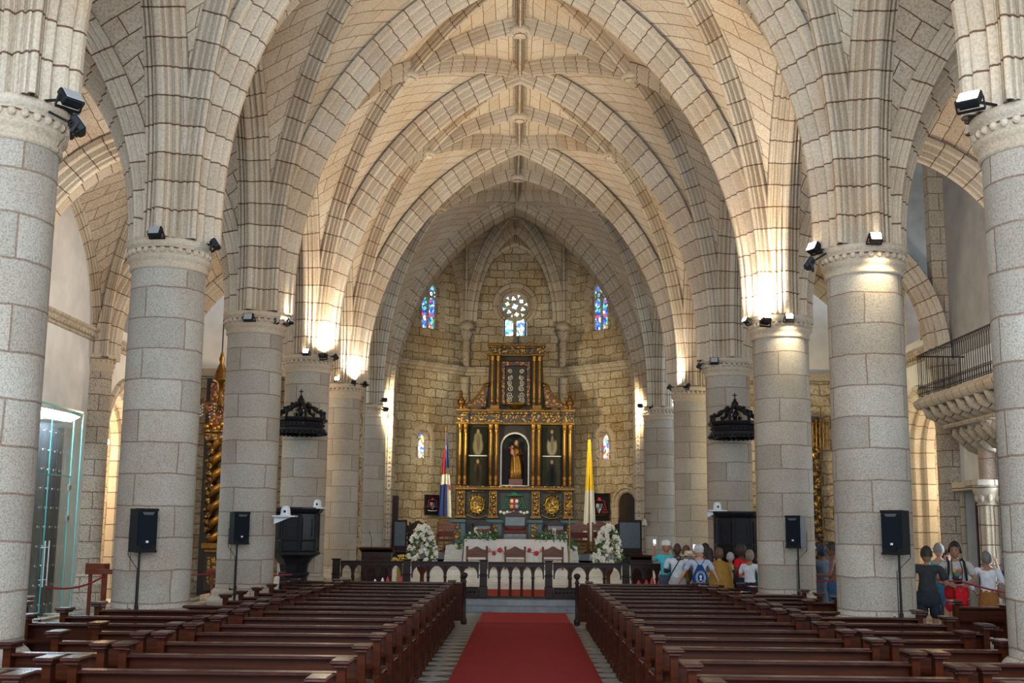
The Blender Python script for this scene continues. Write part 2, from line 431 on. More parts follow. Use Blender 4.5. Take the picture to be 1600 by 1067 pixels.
# columns
def column(name, x, y, label, r=.58, zt=ZCAP, ptop=8.0, core=.50, mat=None, group=None):
    mat = mat or M_COL
    t = thing(name, label, 'column', (x, y, 0), 0, group)
    b = MB(); k = r/.58
    b.lathe([(.74*k, 0), (.74*k, .46), (.72*k, .50), (.73*k, .54), (.75*k, .60), (.73*k, .66), (.67*k, .69), (.65*k, .76), (.66*k, .80), (.63*k, .84), (r, .88)], n=48)
    b.build('base', mat, t)
    s = MB(); s.lathe([(r, .86), (r, 2.0), (r, 4.0), (r*.99, zt-.46)], n=48, ur=r); s.build('shaft', mat, t)
    c = MB()
    zz = zt-.46
    c.lathe([(r, zz), (r*1.05, zz+.02), (r*1.05, zz+.06), (r*1.01, zz+.07), (r*1.06, zz+.13), (r*1.13, zz+.17), (r*1.13, zz+.20), (r*1.08, zz+.22),
             (r*1.08, zz+.34), (r*1.14, zz+.36), (r*1.18, zz+.40), (r*1.18, zz+.46), (r*.8, zz+.47)], n=48)
    nb = max(14, int(30*k))
    for i in range(nb):
        a = 2*pi*i/nb; c.ball((r*1.085*cos(a), r*1.085*sin(a), zz+.28), .045*k+.004, 8, 6)
    c.build('capital', M_RIB, t)
    u = MB(); u.lathe([(core, zt), (core, zt+.06), (core*.92, zt+.1), (core*.92, ptop)], n=16, smooth=False); u.build('upper_pier', M_RIB, t)
    return t
NEAR = ['nearest', 'second', 'third', 'fourth', 'fifth']
for i, y in enumerate(YS[1:]):
    lab = {0: ('round stone column at the left edge of the photo', 'round stone column at the right edge of the photo'),
           1: ('stone column with speaker on stand, right of glass vestibule', 'stone column with large speaker on stand, lit patch under its capital'),
           2: ('stone column between twisted gold altarpiece and left pulpit', 'stone column with speaker on stand, right of the crowd'),
           3: ('stone column behind the left pulpit and carved canopy', 'stone column behind the right pulpit and carved canopy'),
           4: ('stone column just right of the left pulpit column', 'stone column just left of the right pulpit column'),
           5: ('warm lit pier under the left foot of the chancel arch', 'warm lit pier under the right foot of the chancel arch')}[i]
    column('stone_column', XL[y], y, lab[0]); column('stone_column', XR[y], y, lab[1])
for y in (24.3, 30.4, 36.5):
    for s, x in ((-1, WL), (1, WR)):
        if y == 30.4: lb = 'slim wall column beside the glass vestibule' if s < 0 else 'slim wall column beside the right side portal'
        elif y == 24.3: lb = 'slim wall column before the '+('glass vestibule' if s < 0 else 'balcony')
        else: lb = 'slim wall column at the far end of the '+('left' if s < 0 else 'right')+' aisle'
        column('wall_column', x, y, lb, r=.42, ptop=6.9, core=.36, mat=M_PIL)
# ------------------------------------------------------------------ arches and walls
def arch_path(half, z0, zs, rise, q=1.0, s=0.0, n=10):
    """[(a, z, na, nz)] round or pointed opening outline with outward directions (mitred at the top)"""
    pts = [(-half, z0, -1, 0)] if z0 < zs else []
    R = (1+q*q)/2; th1 = math.asin(min(1, q/R))
    if s > 0: pts.append((-half, zs, -1, 0))
    for i in range(n+1):
        th = th1*i/n; u = R-R*cos(th); v = s+(1-s)*R*sin(th)/q
        # tangent (du, dv) in true size
        tx, tz = half*R*sin(th), (1-s)*rise*R*cos(th)/q; l = sqrt(tx*tx+tz*tz)
        nx, nz = -tz/l, tx/l
        if i == n and nz > .05: nx, nz = 0.0, 1.0/nz
        pts.append((-half*(1-u), zs+rise*v, nx, nz))
    return pts+[(-a, z, -na, nz) for a, z, na, nz in reversed(pts[:-1])]
def arch_hole(*a, **k): return [(p[0], p[1]) for p in arch_path(*a, **k)]
def shift(poly, da, dz=0): return [(a+da, z+dz) for a, z in poly]
def arch_sweep(mb, pth, prof, o, A, Nn, smooth=False):
    """prof: (outward, towards viewer along Nn)"""
    o = Vector(o); A = Vector(A); Nn = Vector(Nn); fr = []
    for a, z, na, nz in pth: fr.append((o+A*a+Vector((0, 0, z)), A*na+Vector((0, 0, nz)), Nn))
    mb.sweep(prof, fr, smooth=smooth)
X_, Y_, Z_ = Vector((1, 0, 0)), Vector((0, 1, 0)), Vector((0, 0, 1))
def rect(a0, a1, z0, z1): return [(a0, z0), (a1, z0), (a1, z1), (a0, z1)]

# floor: grey and white checkered marble
def floor_mat():
    m, t, b = nt('checker_marble'); L = t.links.new
    geo = N(t, 'ShaderNodeNewGeometry').outputs['Position']; mp = N(t, 'ShaderNodeMapping'); L(geo, mp.inputs[0]); mp.inputs['Rotation'].default_value = (0, 0, pi/4)
    ck = N(t, 'ShaderNodeTexChecker'); L(mp.outputs[0], ck.inputs['Vector']); ck.inputs['Scale'].default_value = 2.2
    ck.inputs['Color1'].default_value = (.34, .35, .34, 1); ck.inputs['Color2'].default_value = (.06, .07, .075, 1)
    nz = noise(t, geo, 3.5, 5, .65)
    L(mixc(t, 1.0, ck.outputs['Color'], ramp(t, nz.outputs['Fac'], [(.3, (.75, .75, .75)), (.7, (1.15, 1.15, 1.15))]), 'MULTIPLY'), b.inputs['Base Color'])
    b.inputs['Roughness'].default_value = .28; return m
M_FLOOR = floor_mat()
M_MARBLE = plain('white_marble', (.62, .61, .56), .45, nscale=3, namt=.12)
M_BLUESTONE = plain('grey_step_marble', (.13, .15, .17), .35, nscale=4, namt=.3)
f = MB(); f.box(-16, 16, -8, 50, -.3, 0); tag(f.build('floor', M_FLOOR), kind='structure')

# --- west side: nothing is built behind the camera, only the nave's open end
# --- chancel arch
CXc = -.36
cw = thing('wall_chancel_arch', None, None, kind='structure')
hp = arch_path(5.2, .3, 6.2, 8.3, 1.5, .05, 14)
m = MB(); m.slab([(-5.75, .0), (5.1, 0.0), (5.4, 15), (-6, 15)], [shift([(a, z) for a, z, _, _ in hp], CXc)], (0, 42.7, 0), X_, Z_, Y_, .5); m.build('arch_wall', M_WEB, cw)
m = MB(); ip = arch_path(4.5, .3, 6.5, 7.75, 1.5, .05, 16)
prof = [(0, -.9), (0, .05), (.03, .12), (.16, .14), (.18, .34), (.26, .34), (.30, .62), (.38, .62), (.42, .86), (.50, .80), (.54, 1.0), (.8, 1.05)]
arch_sweep(m, ip, prof, (CXc, 43.3, 0), X_, -Y_); m.build('chancel_arch', M_RIB, cw)
# carved foliage band on the inner order
m = MB()
for k in range(len(ip)-1):
    a, b_ = ip[k], ip[k+1]; L = sqrt((a[0]-b_[0])**2+(a[1]-b_[1])**2); nn = max(1, int(L/.17))
    for j in range(nn):
        t_ = (j+.5)/nn; x = a[0]+(b_[0]-a[0])*t_; z = a[1]+(b_[1]-a[1])*t_; na = a[2]; nz_ = min(a[3], 1)
        m.ball((CXc+x+na*.09, 43.3-.13, z+nz_*.09), .05, 6, 4, 1, .4, 1)
m.build('carved_band', M_SMOOTH, cw)
# door leaves standing open against the piers
for s, px in ((-1, 605), (1, 1008)):
    t = thing('wooden_door_leaf', 'tall dark door leaf at the %s edge of the chancel' % ('left' if s < 0 else 'right'), 'door', (CXc+s*4.5, 43.8, .95))
    m = MB(); m.box(-.22, .22, -.04, .04, 0, 2.35)
    for z0 in (.2, 1.25): m.box(-.15, .15, -.06, -.04, z0, z0+.9)
    m.build('leaf', M_DARKWOOD, t)

# --- apse
AX = -.42
APZ = [(-5.16, 43.2), (-5.16, 47.0), (-2.14, 50.0), (2.14, 50.0), (5.16, 47.0), (5.16, 43.2)]
WTOP = 15.4; RZ = 11.76
SG = {}
def stained(name, seed, cols, scale, gain=3.0, lead=.05, white=.5):
    m, t, b = nt(name); L = t.links.new
    uv = N(t, 'ShaderNodeUVMap').outputs[0]
    vo = N(t, 'ShaderNodeTexVoronoi'); vo.inputs['Scale'].default_value = scale; L(uv, vo.inputs['Vector'])
    sx = N(t, 'ShaderNodeSeparateColor'); L(vo.outputs['Color'], sx.inputs[0])
    r = N(t, 'ShaderNodeValToRGB'); L(sx.outputs[0], r.inputs[0]); r.color_ramp.interpolation = 'CONSTANT'; e = r.color_ramp.elements
    while len(e) < len(cols): e.new(.5)
    for i, c in enumerate(cols): e[i].position = i/len(cols); e[i].color = (*c, 1)
    vd = N(t, 'ShaderNodeTexVoronoi', feature='DISTANCE_TO_EDGE'); vd.inputs['Scale'].default_value = scale; L(uv, vd.inputs['Vector'])
    lt = N(t, 'ShaderNodeMath', operation='GREATER_THAN'); L(vd.outputs['Distance'], lt.inputs[0]); lt.inputs[1].default_value = lead
    col = mixc(t, lt.outputs[0], (.01, .01, .02), r.outputs[0])
    L(col, b.inputs['Emission Color']); b.inputs['Emission Strength'].default_value = gain
    L(mixc(t, .8, r.outputs[0], (.02, .02, .02)), b.inputs['Base Color']); b.inputs['Roughness'].default_value = .2
    return m
wht, blu, cya, grn, red, yel = (.85, .92, 1), (.06, .14, .75), (.1, .45, .7), (.08, .45, .12), (.75, .06, .04), (.8, .6, .1)
M_SGB = stained('stained_glass_blue', 1, [blu, wht, cya, blu, (.02, .05, .3), wht, grn, cya, red, blu], 9, 1.5)
M_SGL = stained('stained_glass_white', 2, [wht, wht, blu, wht, cya, grn, wht], 8, 2.0)
M_SGR = stained('stained_glass_mixed', 3, [wht, cya, red, wht, blu, yel, wht, (.8, .25, .15)], 8, 1.6)
M_SGROSE = stained('stained_glass_rose', 4, [(.3, .4, .95), wht, (.15, .3, .9), (.3, .8, .35), wht], 5, 2.2, .01)
lead = plain('lead_tracery', (.10, .11, .15), .6)
apse = thing('wall_apse', None, None, kind='structure')
apm = [(AX+x, y) for x, y in APZ]
def facet(i):
    (x0, y0), (x1, y1) = apm[i], apm[i+1]; p0, p1 = Vector((x0, y0, 0)), Vector((x1, y1, 0)); A = (p1-p0).normalized()
    Nn = Vector((A.y, -A.x, 0))   # inward
    return p0, A, Nn, (p1-p0).length
def lancet(half, z0, zs): return arch_path(half, z0, zs, half*1.15, 1.15, 0, 8)
wins = {}
for i in range(5):
    p0, A, Nn, L = facet(i); holes = []
    c = L/2
    if i == 2:
        # rose with two lancets below
        ro = [(c+.66*sin(a), RZ-.66*cos(a)) for a in [radians(35)+radians(290)*k/28 for k in range(29)]]
        holes.append([(c-.52, 10.40), (c+.52, 10.40)]+[(c+.52, 11.2)]+ro+[(c-.52, 11.2)])
    if i in (1, 3):
        cc = L*.51 if i == 1 else L*.49
        wins[i] = cc; holes.append(shift(arch_hole(.40, 10.45, 12.0, .5, 1.15, 0, 8), cc)); holes.append(shift(arch_hole(.27, 4.98, 5.75, .30, 1.05, 0, 6), L*.47 if i == 1 else L*.53))
    if i == 3:
        dc = L*.62
    m = MB(); m.slab([(-.15 if i else 0, 0), (L+.15 if i < 4 else L, 0), (L+.15 if i < 4 else L, WTOP), (-.15 if i else 0, WTOP)], holes, p0, A, Z_, -Nn, .75); m.build('rubble_wall', M_APSE, apse)
    # cornice
    m = MB(); pr = [(0, 0), (.09, .02), (.11, .12), (.22, .16), (.24, .26), (.32, .30), (.32, .36), (0, .40)]
    m.sweep([(a, b) for a, b in pr], [(p0+Vector((0, 0, 8.62)), Nn, Z_), (p0+A*L+Vector((0, 0, 8.62)), Nn, Z_)], smooth=False); m.build('cornice', M_SMOOTH, apse)
    # wall arch of the vault on each facet
    if 0 < i < 4:
        m = MB(); wp = arch_path(L/2-.12, 10.9, 11.1, 3.4, 1.3, .04, 10)
        arch_sweep(m, wp, [(-.12, 0), (-.12, .12), (0, .2), (.06, .14), (.12, .22), (.2, .22), (.25, .1), (.35, 0)], p0+A*(L/2), A, Nn); m.build('wall_rib', M_RIB, apse)
# splayed stone frames around the windows
def window_frame(i, cc, pth, wd=.34, name='window_surround'):
    p0, A, Nn, L = facet(i); m = MB()
    arch_sweep(m, pth, [(-.03, -.7), (-.03, -.15), (wd*.35, .0), (wd*.4, .04), (wd, .04), (wd+.02, 0)], p0+A*cc, A, Nn); m.build(name, M_SMOOTH, apse)
window_frame(1, wins[1], arch_path(.44, 10.4, 12.0, .54, 1.15, 0, 8), .42); window_frame(3, wins[3], arch_path(.44, 10.4, 12.0, .54, 1.15, 0, 8), .42)
l1 = facet(1)[3]*.47; l3 = facet(3)[3]*.53
window_frame(1, l1, arch_path(.30, 4.93, 5.75, .33, 1.05, 0, 6), .3); window_frame(3, l3, arch_path(.30, 4.93, 5.75, .33, 1.05, 0, 6), .3)
wn = 0
def glass_win(i, cc, z0, z1, hw, mat, lights=1, name=None, top=None):
    """a window: glass, mullion"""
    global wn; wn += 1
    p0, A, Nn, L = facet(i); t = thing('window_%d' % wn, None, None, kind='structure'); o = p0+A*cc-Nn*(.14 if lights == 2 else .3)
    m = MB(); m.slab(arch_hole(hw, z0, z1, hw*1.25, 1.15, 0, 8), [], o, A, Z_, -Nn, .02); m.build('stained_glass', mat, t)
    if lights == 2:
        m = MB(); c_ = o
        m.bar(o+Nn*.05+Vector((0, 0, z0)), o+Nn*.05+Vector((0, 0, z1-.05)), .09, .1)
        for s in (-1, 1):
            pp = arch_path(hw/2-.03, z0, z1-.35, hw*.55, 1.1, 0, 6); arch_sweep(m, pp, [(0, -.02), (0, .08), (.07, .08), (.07, -.02)], o+A*(s*hw/2), A, Nn)
        for s in (-1, 1):
            for k in range(6):
                a0, a1 = k*pi/3, (k+1)*pi/3; q = o+A*(s*hw*.42)+Vector((0, 0, z1+.02))+Nn*.05; r_ = hw*.34
                m.bar(q+A*r_*cos(a0)+Z_*r_*sin(a0), q+A*r_*cos(a1)+Z_*r_*sin(a1), .04, .06)
        m.build('mullion', M_SMOOTH, t)
    return t
glass_win(1, wins[1], 10.45, 11.95, .41, M_SGB, 2); glass_win(3, wins[3], 10.45, 11.95, .41, M_SGB, 2)
glass_win(1, l1, 4.98, 5.75, .28, M_SGR); glass_win(3, l3, 4.98, 5.75, .28, M_SGR)
# rose window
p0, A, Nn, L = facet(2); c = L/2; wn += 1; t = thing('window_%d' % wn, None, None, kind='structure'); o = p0+A*c-Nn*.4
m = MB(); m.slab([(.56*cos(a), RZ+.56*sin(a)) for a in [k*pi/16 for k in range(32)]], [], o-Nn*.05, A, Z_, -Nn, .02); m.build('rose_glass', M_SGROSE, t)
m = MB(); RR = .66
# tracery plate with trefoil, cross and dagger openings
holes = []
def trefoil(cx_, cz_, r, n, rot):
    pts = []
    for k in range(n):
        a0 = rot+2*pi*k/n
        for j in range(7):
            b = a0-pi*.62+pi*1.24*j/6; pts.append((cx_+r*.52*cos(a0)+r*.36*cos(b), cz_+r*.52*sin(a0)+r*.36*sin(b)))
    return pts
holes.append(trefoil(0, RZ, .165, 4, .4))
for k in range(6):
    a = k*pi/3+pi/6+.2; holes.append(trefoil(.36*cos(a), RZ+.36*sin(a), .12, 3 if k % 2 else 4, a))
for k in range(6):
    a = k*pi/3+.2; x, z = .47*cos(a), RZ+.47*sin(a); e, g = Vector((cos(a), sin(a))), Vector((-sin(a), cos(a)))
    holes.append([(x+e.x*u+g.x*v, z+e.y*u+g.y*v) for u, v in ((-.10, 0), (.03, -.04), (.06, -.10), (.08, 0), (.06, .10), (.03, .04))])
m.slab([(RR*cos(a), RZ+RR*sin(a)) for a in [k*pi/24 for k in range(48)]], holes, o, A, Z_, Nn, .08); m.build('rose_tracery', M_SMOOTH, t)
for s in (-1, 1):
    m = MB(); m.slab(shift(arch_hole(.17, 10.44, 11.1, .14, 1, 0, 6), s*.25), [], o, A, Z_, -Nn, .02); m.build('stained_glass', M_SGL, t)
    m = MB(); arch_sweep(m, arch_path(.18, 10.41, 11.1, .15, 1, 0, 6), [(-.01, 0), (-.01, .1), (.06, .12), (.08, 0)], o+A*(s*.25), A, Nn); m.build('mullion', M_SMOOTH, t)
m = MB(); ro = [(.66*sin(a), RZ-.66*cos(a)) for a in [radians(35)+radians(290)*k/28 for k in range(29)]]
cen = Vector((0, RZ)); fr = []
for a, z in ro: nv = (Vector((a, z))-cen).normalized(); fr.append((p0+A*(c+a)+Vector((0, 0, z)), A*nv.x+Z_*nv.y, Nn))
m.sweep([(-.02, -.4), (.0, -.05), (.05, .06), (.12, .02), (.2, .08), (.3, .08), (.34, 0)], fr, smooth=False); m.build('rose_surround', M_SMOOTH, apse)
# corner shafts, their capitals and the apse vault
acl = thing('ceiling', None, None, kind='structure'); wb = MB(); rb = MB(); O = Vector((AX, 45.4, 14.85))
mids = [Vector(((apm[i][0]+apm[i+1][0])/2, (apm[i][1]+apm[i+1][1])/2, 14.6)) for i in range(5)]
mids[0].y = mids[4].y = 45.1; mids[0].z = mids[4].z = 14.5
corners = [apm[k] for k in (1, 2, 3, 4)]
for k, C in enumerate(corners):
    eL = [mids[k].lerp(O, j/5) for j in range(6)]; eR = [O.lerp(mids[k+1], j/5) for j in range(6)]
    fan(wb, C, eL, 10.95, .34, q=1.3, s=.03); fan(wb, C, eR, 10.95, .34, q=1.3, s=.03)
    for E_, w_ in ((O, .2),): rib(rb, path(C, E_, 10.95, .44, q=1.3, s=.03), w_, .24)
    for q_ in (mids[k].lerp(O, .45), mids[k+1].lerp(O, .45)): rib(rb, path(C, q_, 10.95, .42, q=1.3, s=.03), .15, .26)
for k in range(5): rib(rb, [mids[k].lerp(O, j/4) for j in range(5)], .09, .16)
for s in (-1, 1):
    C = (AX+s*5.16, 43.2); e = [O+Vector((0, (43.2-O.y)*(1-j/4), -.1*(1-j/4))) for j in range(5)]; fan(wb, C, e, 10.95, .1, q=1.3); fan(wb, C, [O, mids[0 if s < 0 else 4]], 10.95, .1, q=1.3); rib(rb, path(C, O, 10.95, .2, q=1.3), .12, .22)
wb.build('apse_vault_web', M_AISLEWEB, acl); rb.build('rib', M_RIB, acl)
bb = MB(); boss(bb, O+Vector((0, 0, -.28)), .32); bb.build('boss', M_RIB, acl)
for k, C in enumerate(corners):
    m = MB(); x, y = C; dx, dy = AX-x, 45-y; l = sqrt(dx*dx+dy*dy); x += dx/l*.16; y += dy/l*.16
    m.lathe([(.17, 11.05), (.19, 11.0), (.21, 10.95), (.30, 10.85), (.34, 10.75), (.34, 10.69), (.26, 10.65), (.27, 10.45), (.2, 10.3), (.18, 10.22)][::-1], (x, y, 0), 16)
    for q in range(6):
        a = q*pi/3; m.ball((x+.27*cos(a), y+.27*sin(a), 10.55), .07, 6, 4)
    pts = []
    m.lathe([(.16, 9.0), (.16, 10.25)], (x, y, 0), 14)
    for h in range(3):
        m.tube([(x+.13*cos(a*1.0+h*2.09), y+.13*sin(a*1.0+h*2.09), 9.05+1.15*a/7) for a in [i*.5 for i in range(15)]], .05, 5)
    m.lathe([(.2, 0), (.2, 8.55)], (x-dx/l*.1, y-dy/l*.1, 0), 14); m.build('corner_shaft', M_SMOOTH, apse)
# little arched door in the right of the apse
p0, A, Nn, L = facet(3); d0 = at(984, 800, 46.0)
dr = thing('door_1', None, None, kind='structure'); o = p0+A*(L*.84)
m = MB(); arch_sweep(m, arch_path(.47, 1.2, 3.12, .47, 1.0, 0, 8), [(0, .0), (0, .12), (.05, .18), (.1, .1), (.16, .12), (.2, .2), (.27, .2), (.3, 0)], o, A, Nn); m.build('door_surround', M_SMOOTH, dr)
m = MB(); m.slab(arch_hole(.47, 1.2, 3.12, .47, 1, 0, 8), [], o+Nn*.02, A, Z_, Nn, .03); m.build('door_leaf', M_DOORWOOD, dr)
m = MB(); m.bar(o+A*.2+Nn*.08+Z_*2.0, o+A*.3+Nn*.08+Z_*2.6, .03); m.build('door_handle', M_STEEL, dr)

# --- aisle end walls
for s, wx, xx in ((-1, WL-.5, -5.2), (1, 4.9, WR+.5)):
    w_ = thing('wall_aisle_end', None, None, kind='structure')
    x0, x1 = (wx, xx)
    m = MB(); m.slab(rect(x0, x1, 0, 7.0), [], (0, 37.6, 0), X_, Z_, Y_, .5); m.build('rubble_wall', M_APSE, w_)
    m = MB(); m.slab(rect(x0, x1, 7.0, 12), [], (0, 37.6, 0), X_, Z_, Y_, .5); m.build('plaster_wall', M_PLASTER, w_)
    m = MB(); m.box(x0, x1, 37.35, 37.6, 6.9, 7.15); m.build('cornice', M_SMOOTH, w_)

# --- long side walls; each keeps its doors and windows
M_LEADGLASS = stained('leaded_window_glass', 5, [(.5, .42, .36), (.75, .72, .7), (.35, .25, .2), (.9, .9, .95)], 6, .8, .09)
M_LEADDARK = stained('dark_leaded_glass', 6, [(.12, .13, .12), (.2, .2, .18), (.06, .06, .05)], 6, .35, .12)
def side_wall(s):
    global wn
    x = WL if s < 0 else WR; nm = 'wall_left' if s < 0 else 'wall_right'; Nn = X_*(-s)
    t = thing(nm, None, None, kind='structure'); o = Vector((x, 0, 0))
    chap = shift(arch_hole(1.55, 0.02, 4.35, 1.62, 1.05, 0, 10), 32.95)
    win = shift(arch_hole(.62, 7.5, 8.7, .6, 1.1, 0, 8), 33.1 if s > 0 else 32.3)
    if s < 0:
        holes = [rect(24.75, 28.35, .02, 4.55), chap, win, shift(arch_hole(.65, 7.9, 9.0, .6, 1.1, 0, 8), 26.1)]
        top = 10.6
    else:
        holes = [rect(24.9, 27.45, .02, 4.4), rect(28.5, 29.8, .02, 3.15), chap, win]; top = 10.6
    m = MB()
    m.slab(rect(11.5, 38, 0, top), holes, o, Y_, Z_, -Nn, .9); m.build('plaster_wall', M_PLASTER, t)
    if s > 0:
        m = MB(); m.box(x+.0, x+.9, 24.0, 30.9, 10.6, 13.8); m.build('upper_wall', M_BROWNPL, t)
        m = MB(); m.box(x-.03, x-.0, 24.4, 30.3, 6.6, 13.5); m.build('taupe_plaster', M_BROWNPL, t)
    m = MB(); pr = [(0, 0), (.05, .02), (.05, .08), (.14, .14), (.14, .2), (.2, .24), (.2, .3), (0, .32)]
    segs = ((24.7, 30.0), (30.8, 36.1)) if s < 0 else ((30.8, 36.1),)
    for a, b in segs:
        m.sweep(pr, [(Vector((x, a, 6.85)), Nn, Z_), (Vector((x, b, 6.85)), Nn, Z_)], smooth=False)
        k = a
        while k < b: m.box(min(x, x+Nn.x*.17), max(x, x+Nn.x*.17), k, k+.09, 6.93, 7.0); k += .2
    m.build('cornice', M_SMOOTH, t)
    # arched chapel opening: moulded surround and a lit recess behind
    m = MB(); arch_sweep(m, shift4(arch_path(1.55, 0.02, 4.35, 1.62, 1.05, 0, 12), 32.95), [(-.3, -.85), (-.3, -.6), (-.2, -.55), (-.18, -.3), (-.1, -.28), (-.06, -.05), (0, .06), (.08, .0), (.14, .1), (.24, .1), (.28, 0)], o, Y_, Nn); m.build('chapel_arch', M_RIB, t)
    m = MB(); xb = x+(-Nn.x)*3.2
    m.box(min(xb, x-Nn.x*.9), max(xb, x-Nn.x*.9), 34.9, 35.2, 0, 7); m.box(min(xb, x-Nn.x*.9), max(xb, x-Nn.x*.9), 30.7, 31.0, 0, 7); m.box(min(xb, xb-Nn.x*.3), max(xb, xb-Nn.x*.3), 30.7, 35.2, 0, 7); m.box(min(xb, x-Nn.x*.9), max(xb, x-Nn.x*.9), 30.7, 35.2, 6.6, 7.0)
    m.build('chapel_recess', M_SMOOTH, t)
    wn += 1; w_ = thing('window_%d' % wn, None, None, kind='structure'); yc = 33.1 if s > 0 else 32.3
    m = MB(); m.slab(shift(arch_hole(.64, 7.5, 8.7, .6, 1.1, 0, 8), yc), [], o-Nn*.45, Y_, Z_, -Nn, .03); m.build('leaded_glass', M_LEADDARK if s < 0 else M_LEADGLASS, w_)
    m = MB(); arch_sweep(m, shift4(arch_path(.66, 7.45, 8.7, .62, 1.1, 0, 8), yc), [(0, -.4), (0, 0), (.05, .05), (.18, .05), (.2, 0)], o, Y_, Nn); m.bar(o-Nn*.38+Vector((0, yc, 7.5)), o-Nn*.38+Vector((0, yc, 9.2)), .08); m.build('window_frame', M_SMOOTH, w_)
    if s < 0:
        wn += 1; w_ = thing('window_%d' % wn, None, None, kind='structure')
        m = MB(); m.slab(shift(arch_hole(.66, 7.9, 9.0, .6, 1.1, 0, 8), 26.1), [], o-Nn*.45, Y_, Z_, -Nn, .03); m.build('leaded_glass', M_LEADGLASS, w_)
        m = MB(); arch_sweep(m, shift4(arch_path(.67, 7.85, 9.0, .62, 1.1, 0, 8), 26.1), [(0, -.4), (0, 0), (.05, .05), (.18, .05), (.2, 0)], o, Y_, Nn); m.build('window_frame', M_SMOOTH, w_)
    return t
def shift4(p, d): return [(a+d, z, na, nz) for a, z, na, nz in p]
side_wall(-1); side_wall(1)
# wall above the aisle arch facing down the right aisle, with its corner pilaster
t = thing('wall_right_gable', None, None, kind='structure')
hx = (XR[30.4]+WR)/2; hh = (WR-XR[30.4])/2
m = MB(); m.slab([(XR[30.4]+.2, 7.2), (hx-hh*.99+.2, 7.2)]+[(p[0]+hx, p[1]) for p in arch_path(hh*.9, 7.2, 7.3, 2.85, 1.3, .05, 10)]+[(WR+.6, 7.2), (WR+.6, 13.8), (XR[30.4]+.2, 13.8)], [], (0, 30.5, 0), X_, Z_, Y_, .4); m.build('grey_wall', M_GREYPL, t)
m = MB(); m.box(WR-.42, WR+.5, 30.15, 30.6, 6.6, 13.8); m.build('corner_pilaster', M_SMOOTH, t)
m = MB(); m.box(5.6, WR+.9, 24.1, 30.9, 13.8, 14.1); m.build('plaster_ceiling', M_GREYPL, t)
# ------------------------------------------------------------------ floodlights on the capitals
M_LENSOFF = plain('flood_glass', (.35, .38, .42), .12, spec=.8)
M_LENSON = plain('flood_lens_lit', (.9, .85, .7), .3, emit=(1.0, .84, .55), estr=60)
def flood(px, py, Y, aim, lit, label, power=0, r=.1, size=1.0, spot=125, col=(1.0, .85, .65)):
    p = at(px, py, Y); t = thing('floodlight', label, 'floodlight', p, 0, None)
    d = Vector(aim).normalized(); q = d.to_track_quat('Y', 'Z').to_matrix().to_4x4()
    m = MB(); m.T = q; size *= .62; w, h = .17*size, .13*size; m.bev(-w, w, -.05, .03, -h, h, .012)
    for k in range(6): m.box(-w*.8, w*.8, -.08, -.05, -h*.8+k*h*.3, -h*.8+k*h*.3+.012)
    m.build('housing', M_BLACK, t)
    g = MB(); g.T = q; g.bev(-w*.82, w*.82, .03, .042, -h*.8, h*.8, .005); g.build('lens', M_LENSON if lit else M_LENSOFF, t)
    m = MB(); m.T = q; m.bar((-w-.02, 0, 0), (-w-.02, -.12, -.05), .012, .03); m.bar((w+.02, 0, 0), (w+.02, -.12, -.05), .012, .03); m.bar((-w-.02, -.12, -.05), (w+.02, -.12, -.05), .03, .012)
    m.T = None; yc = min(YS, key=lambda v: abs(v-Y)); cxx = (XL if p.x < 0 else XR)[yc]; v = Vector((cxx-p.x, yc-p.y, 0)); L_ = v.length
    e = v*max(0, (L_-.5)/L_); e.z = max(-.5, min(.3, ZCAP+.03-p.z)); m.bar((0, 0, -.02), e, .025)
    m.build('bracket', M_BLACK, t)
    if power:
        l = bpy.data.lights.new('flood_lamp', 'SPOT'); l.energy = power; l.color = col; l.spot_size = radians(spot); l.spot_blend = .8; l.shadow_soft_size = r
        o = bpy.data.objects.new('flood_lamp', l); COL.objects.link(o); o.parent = t; o.location = d*.09; o.rotation_euler = d.to_track_quat('-Z', 'Y').to_euler()
    return t
WARM = (1.0, .78, .52)
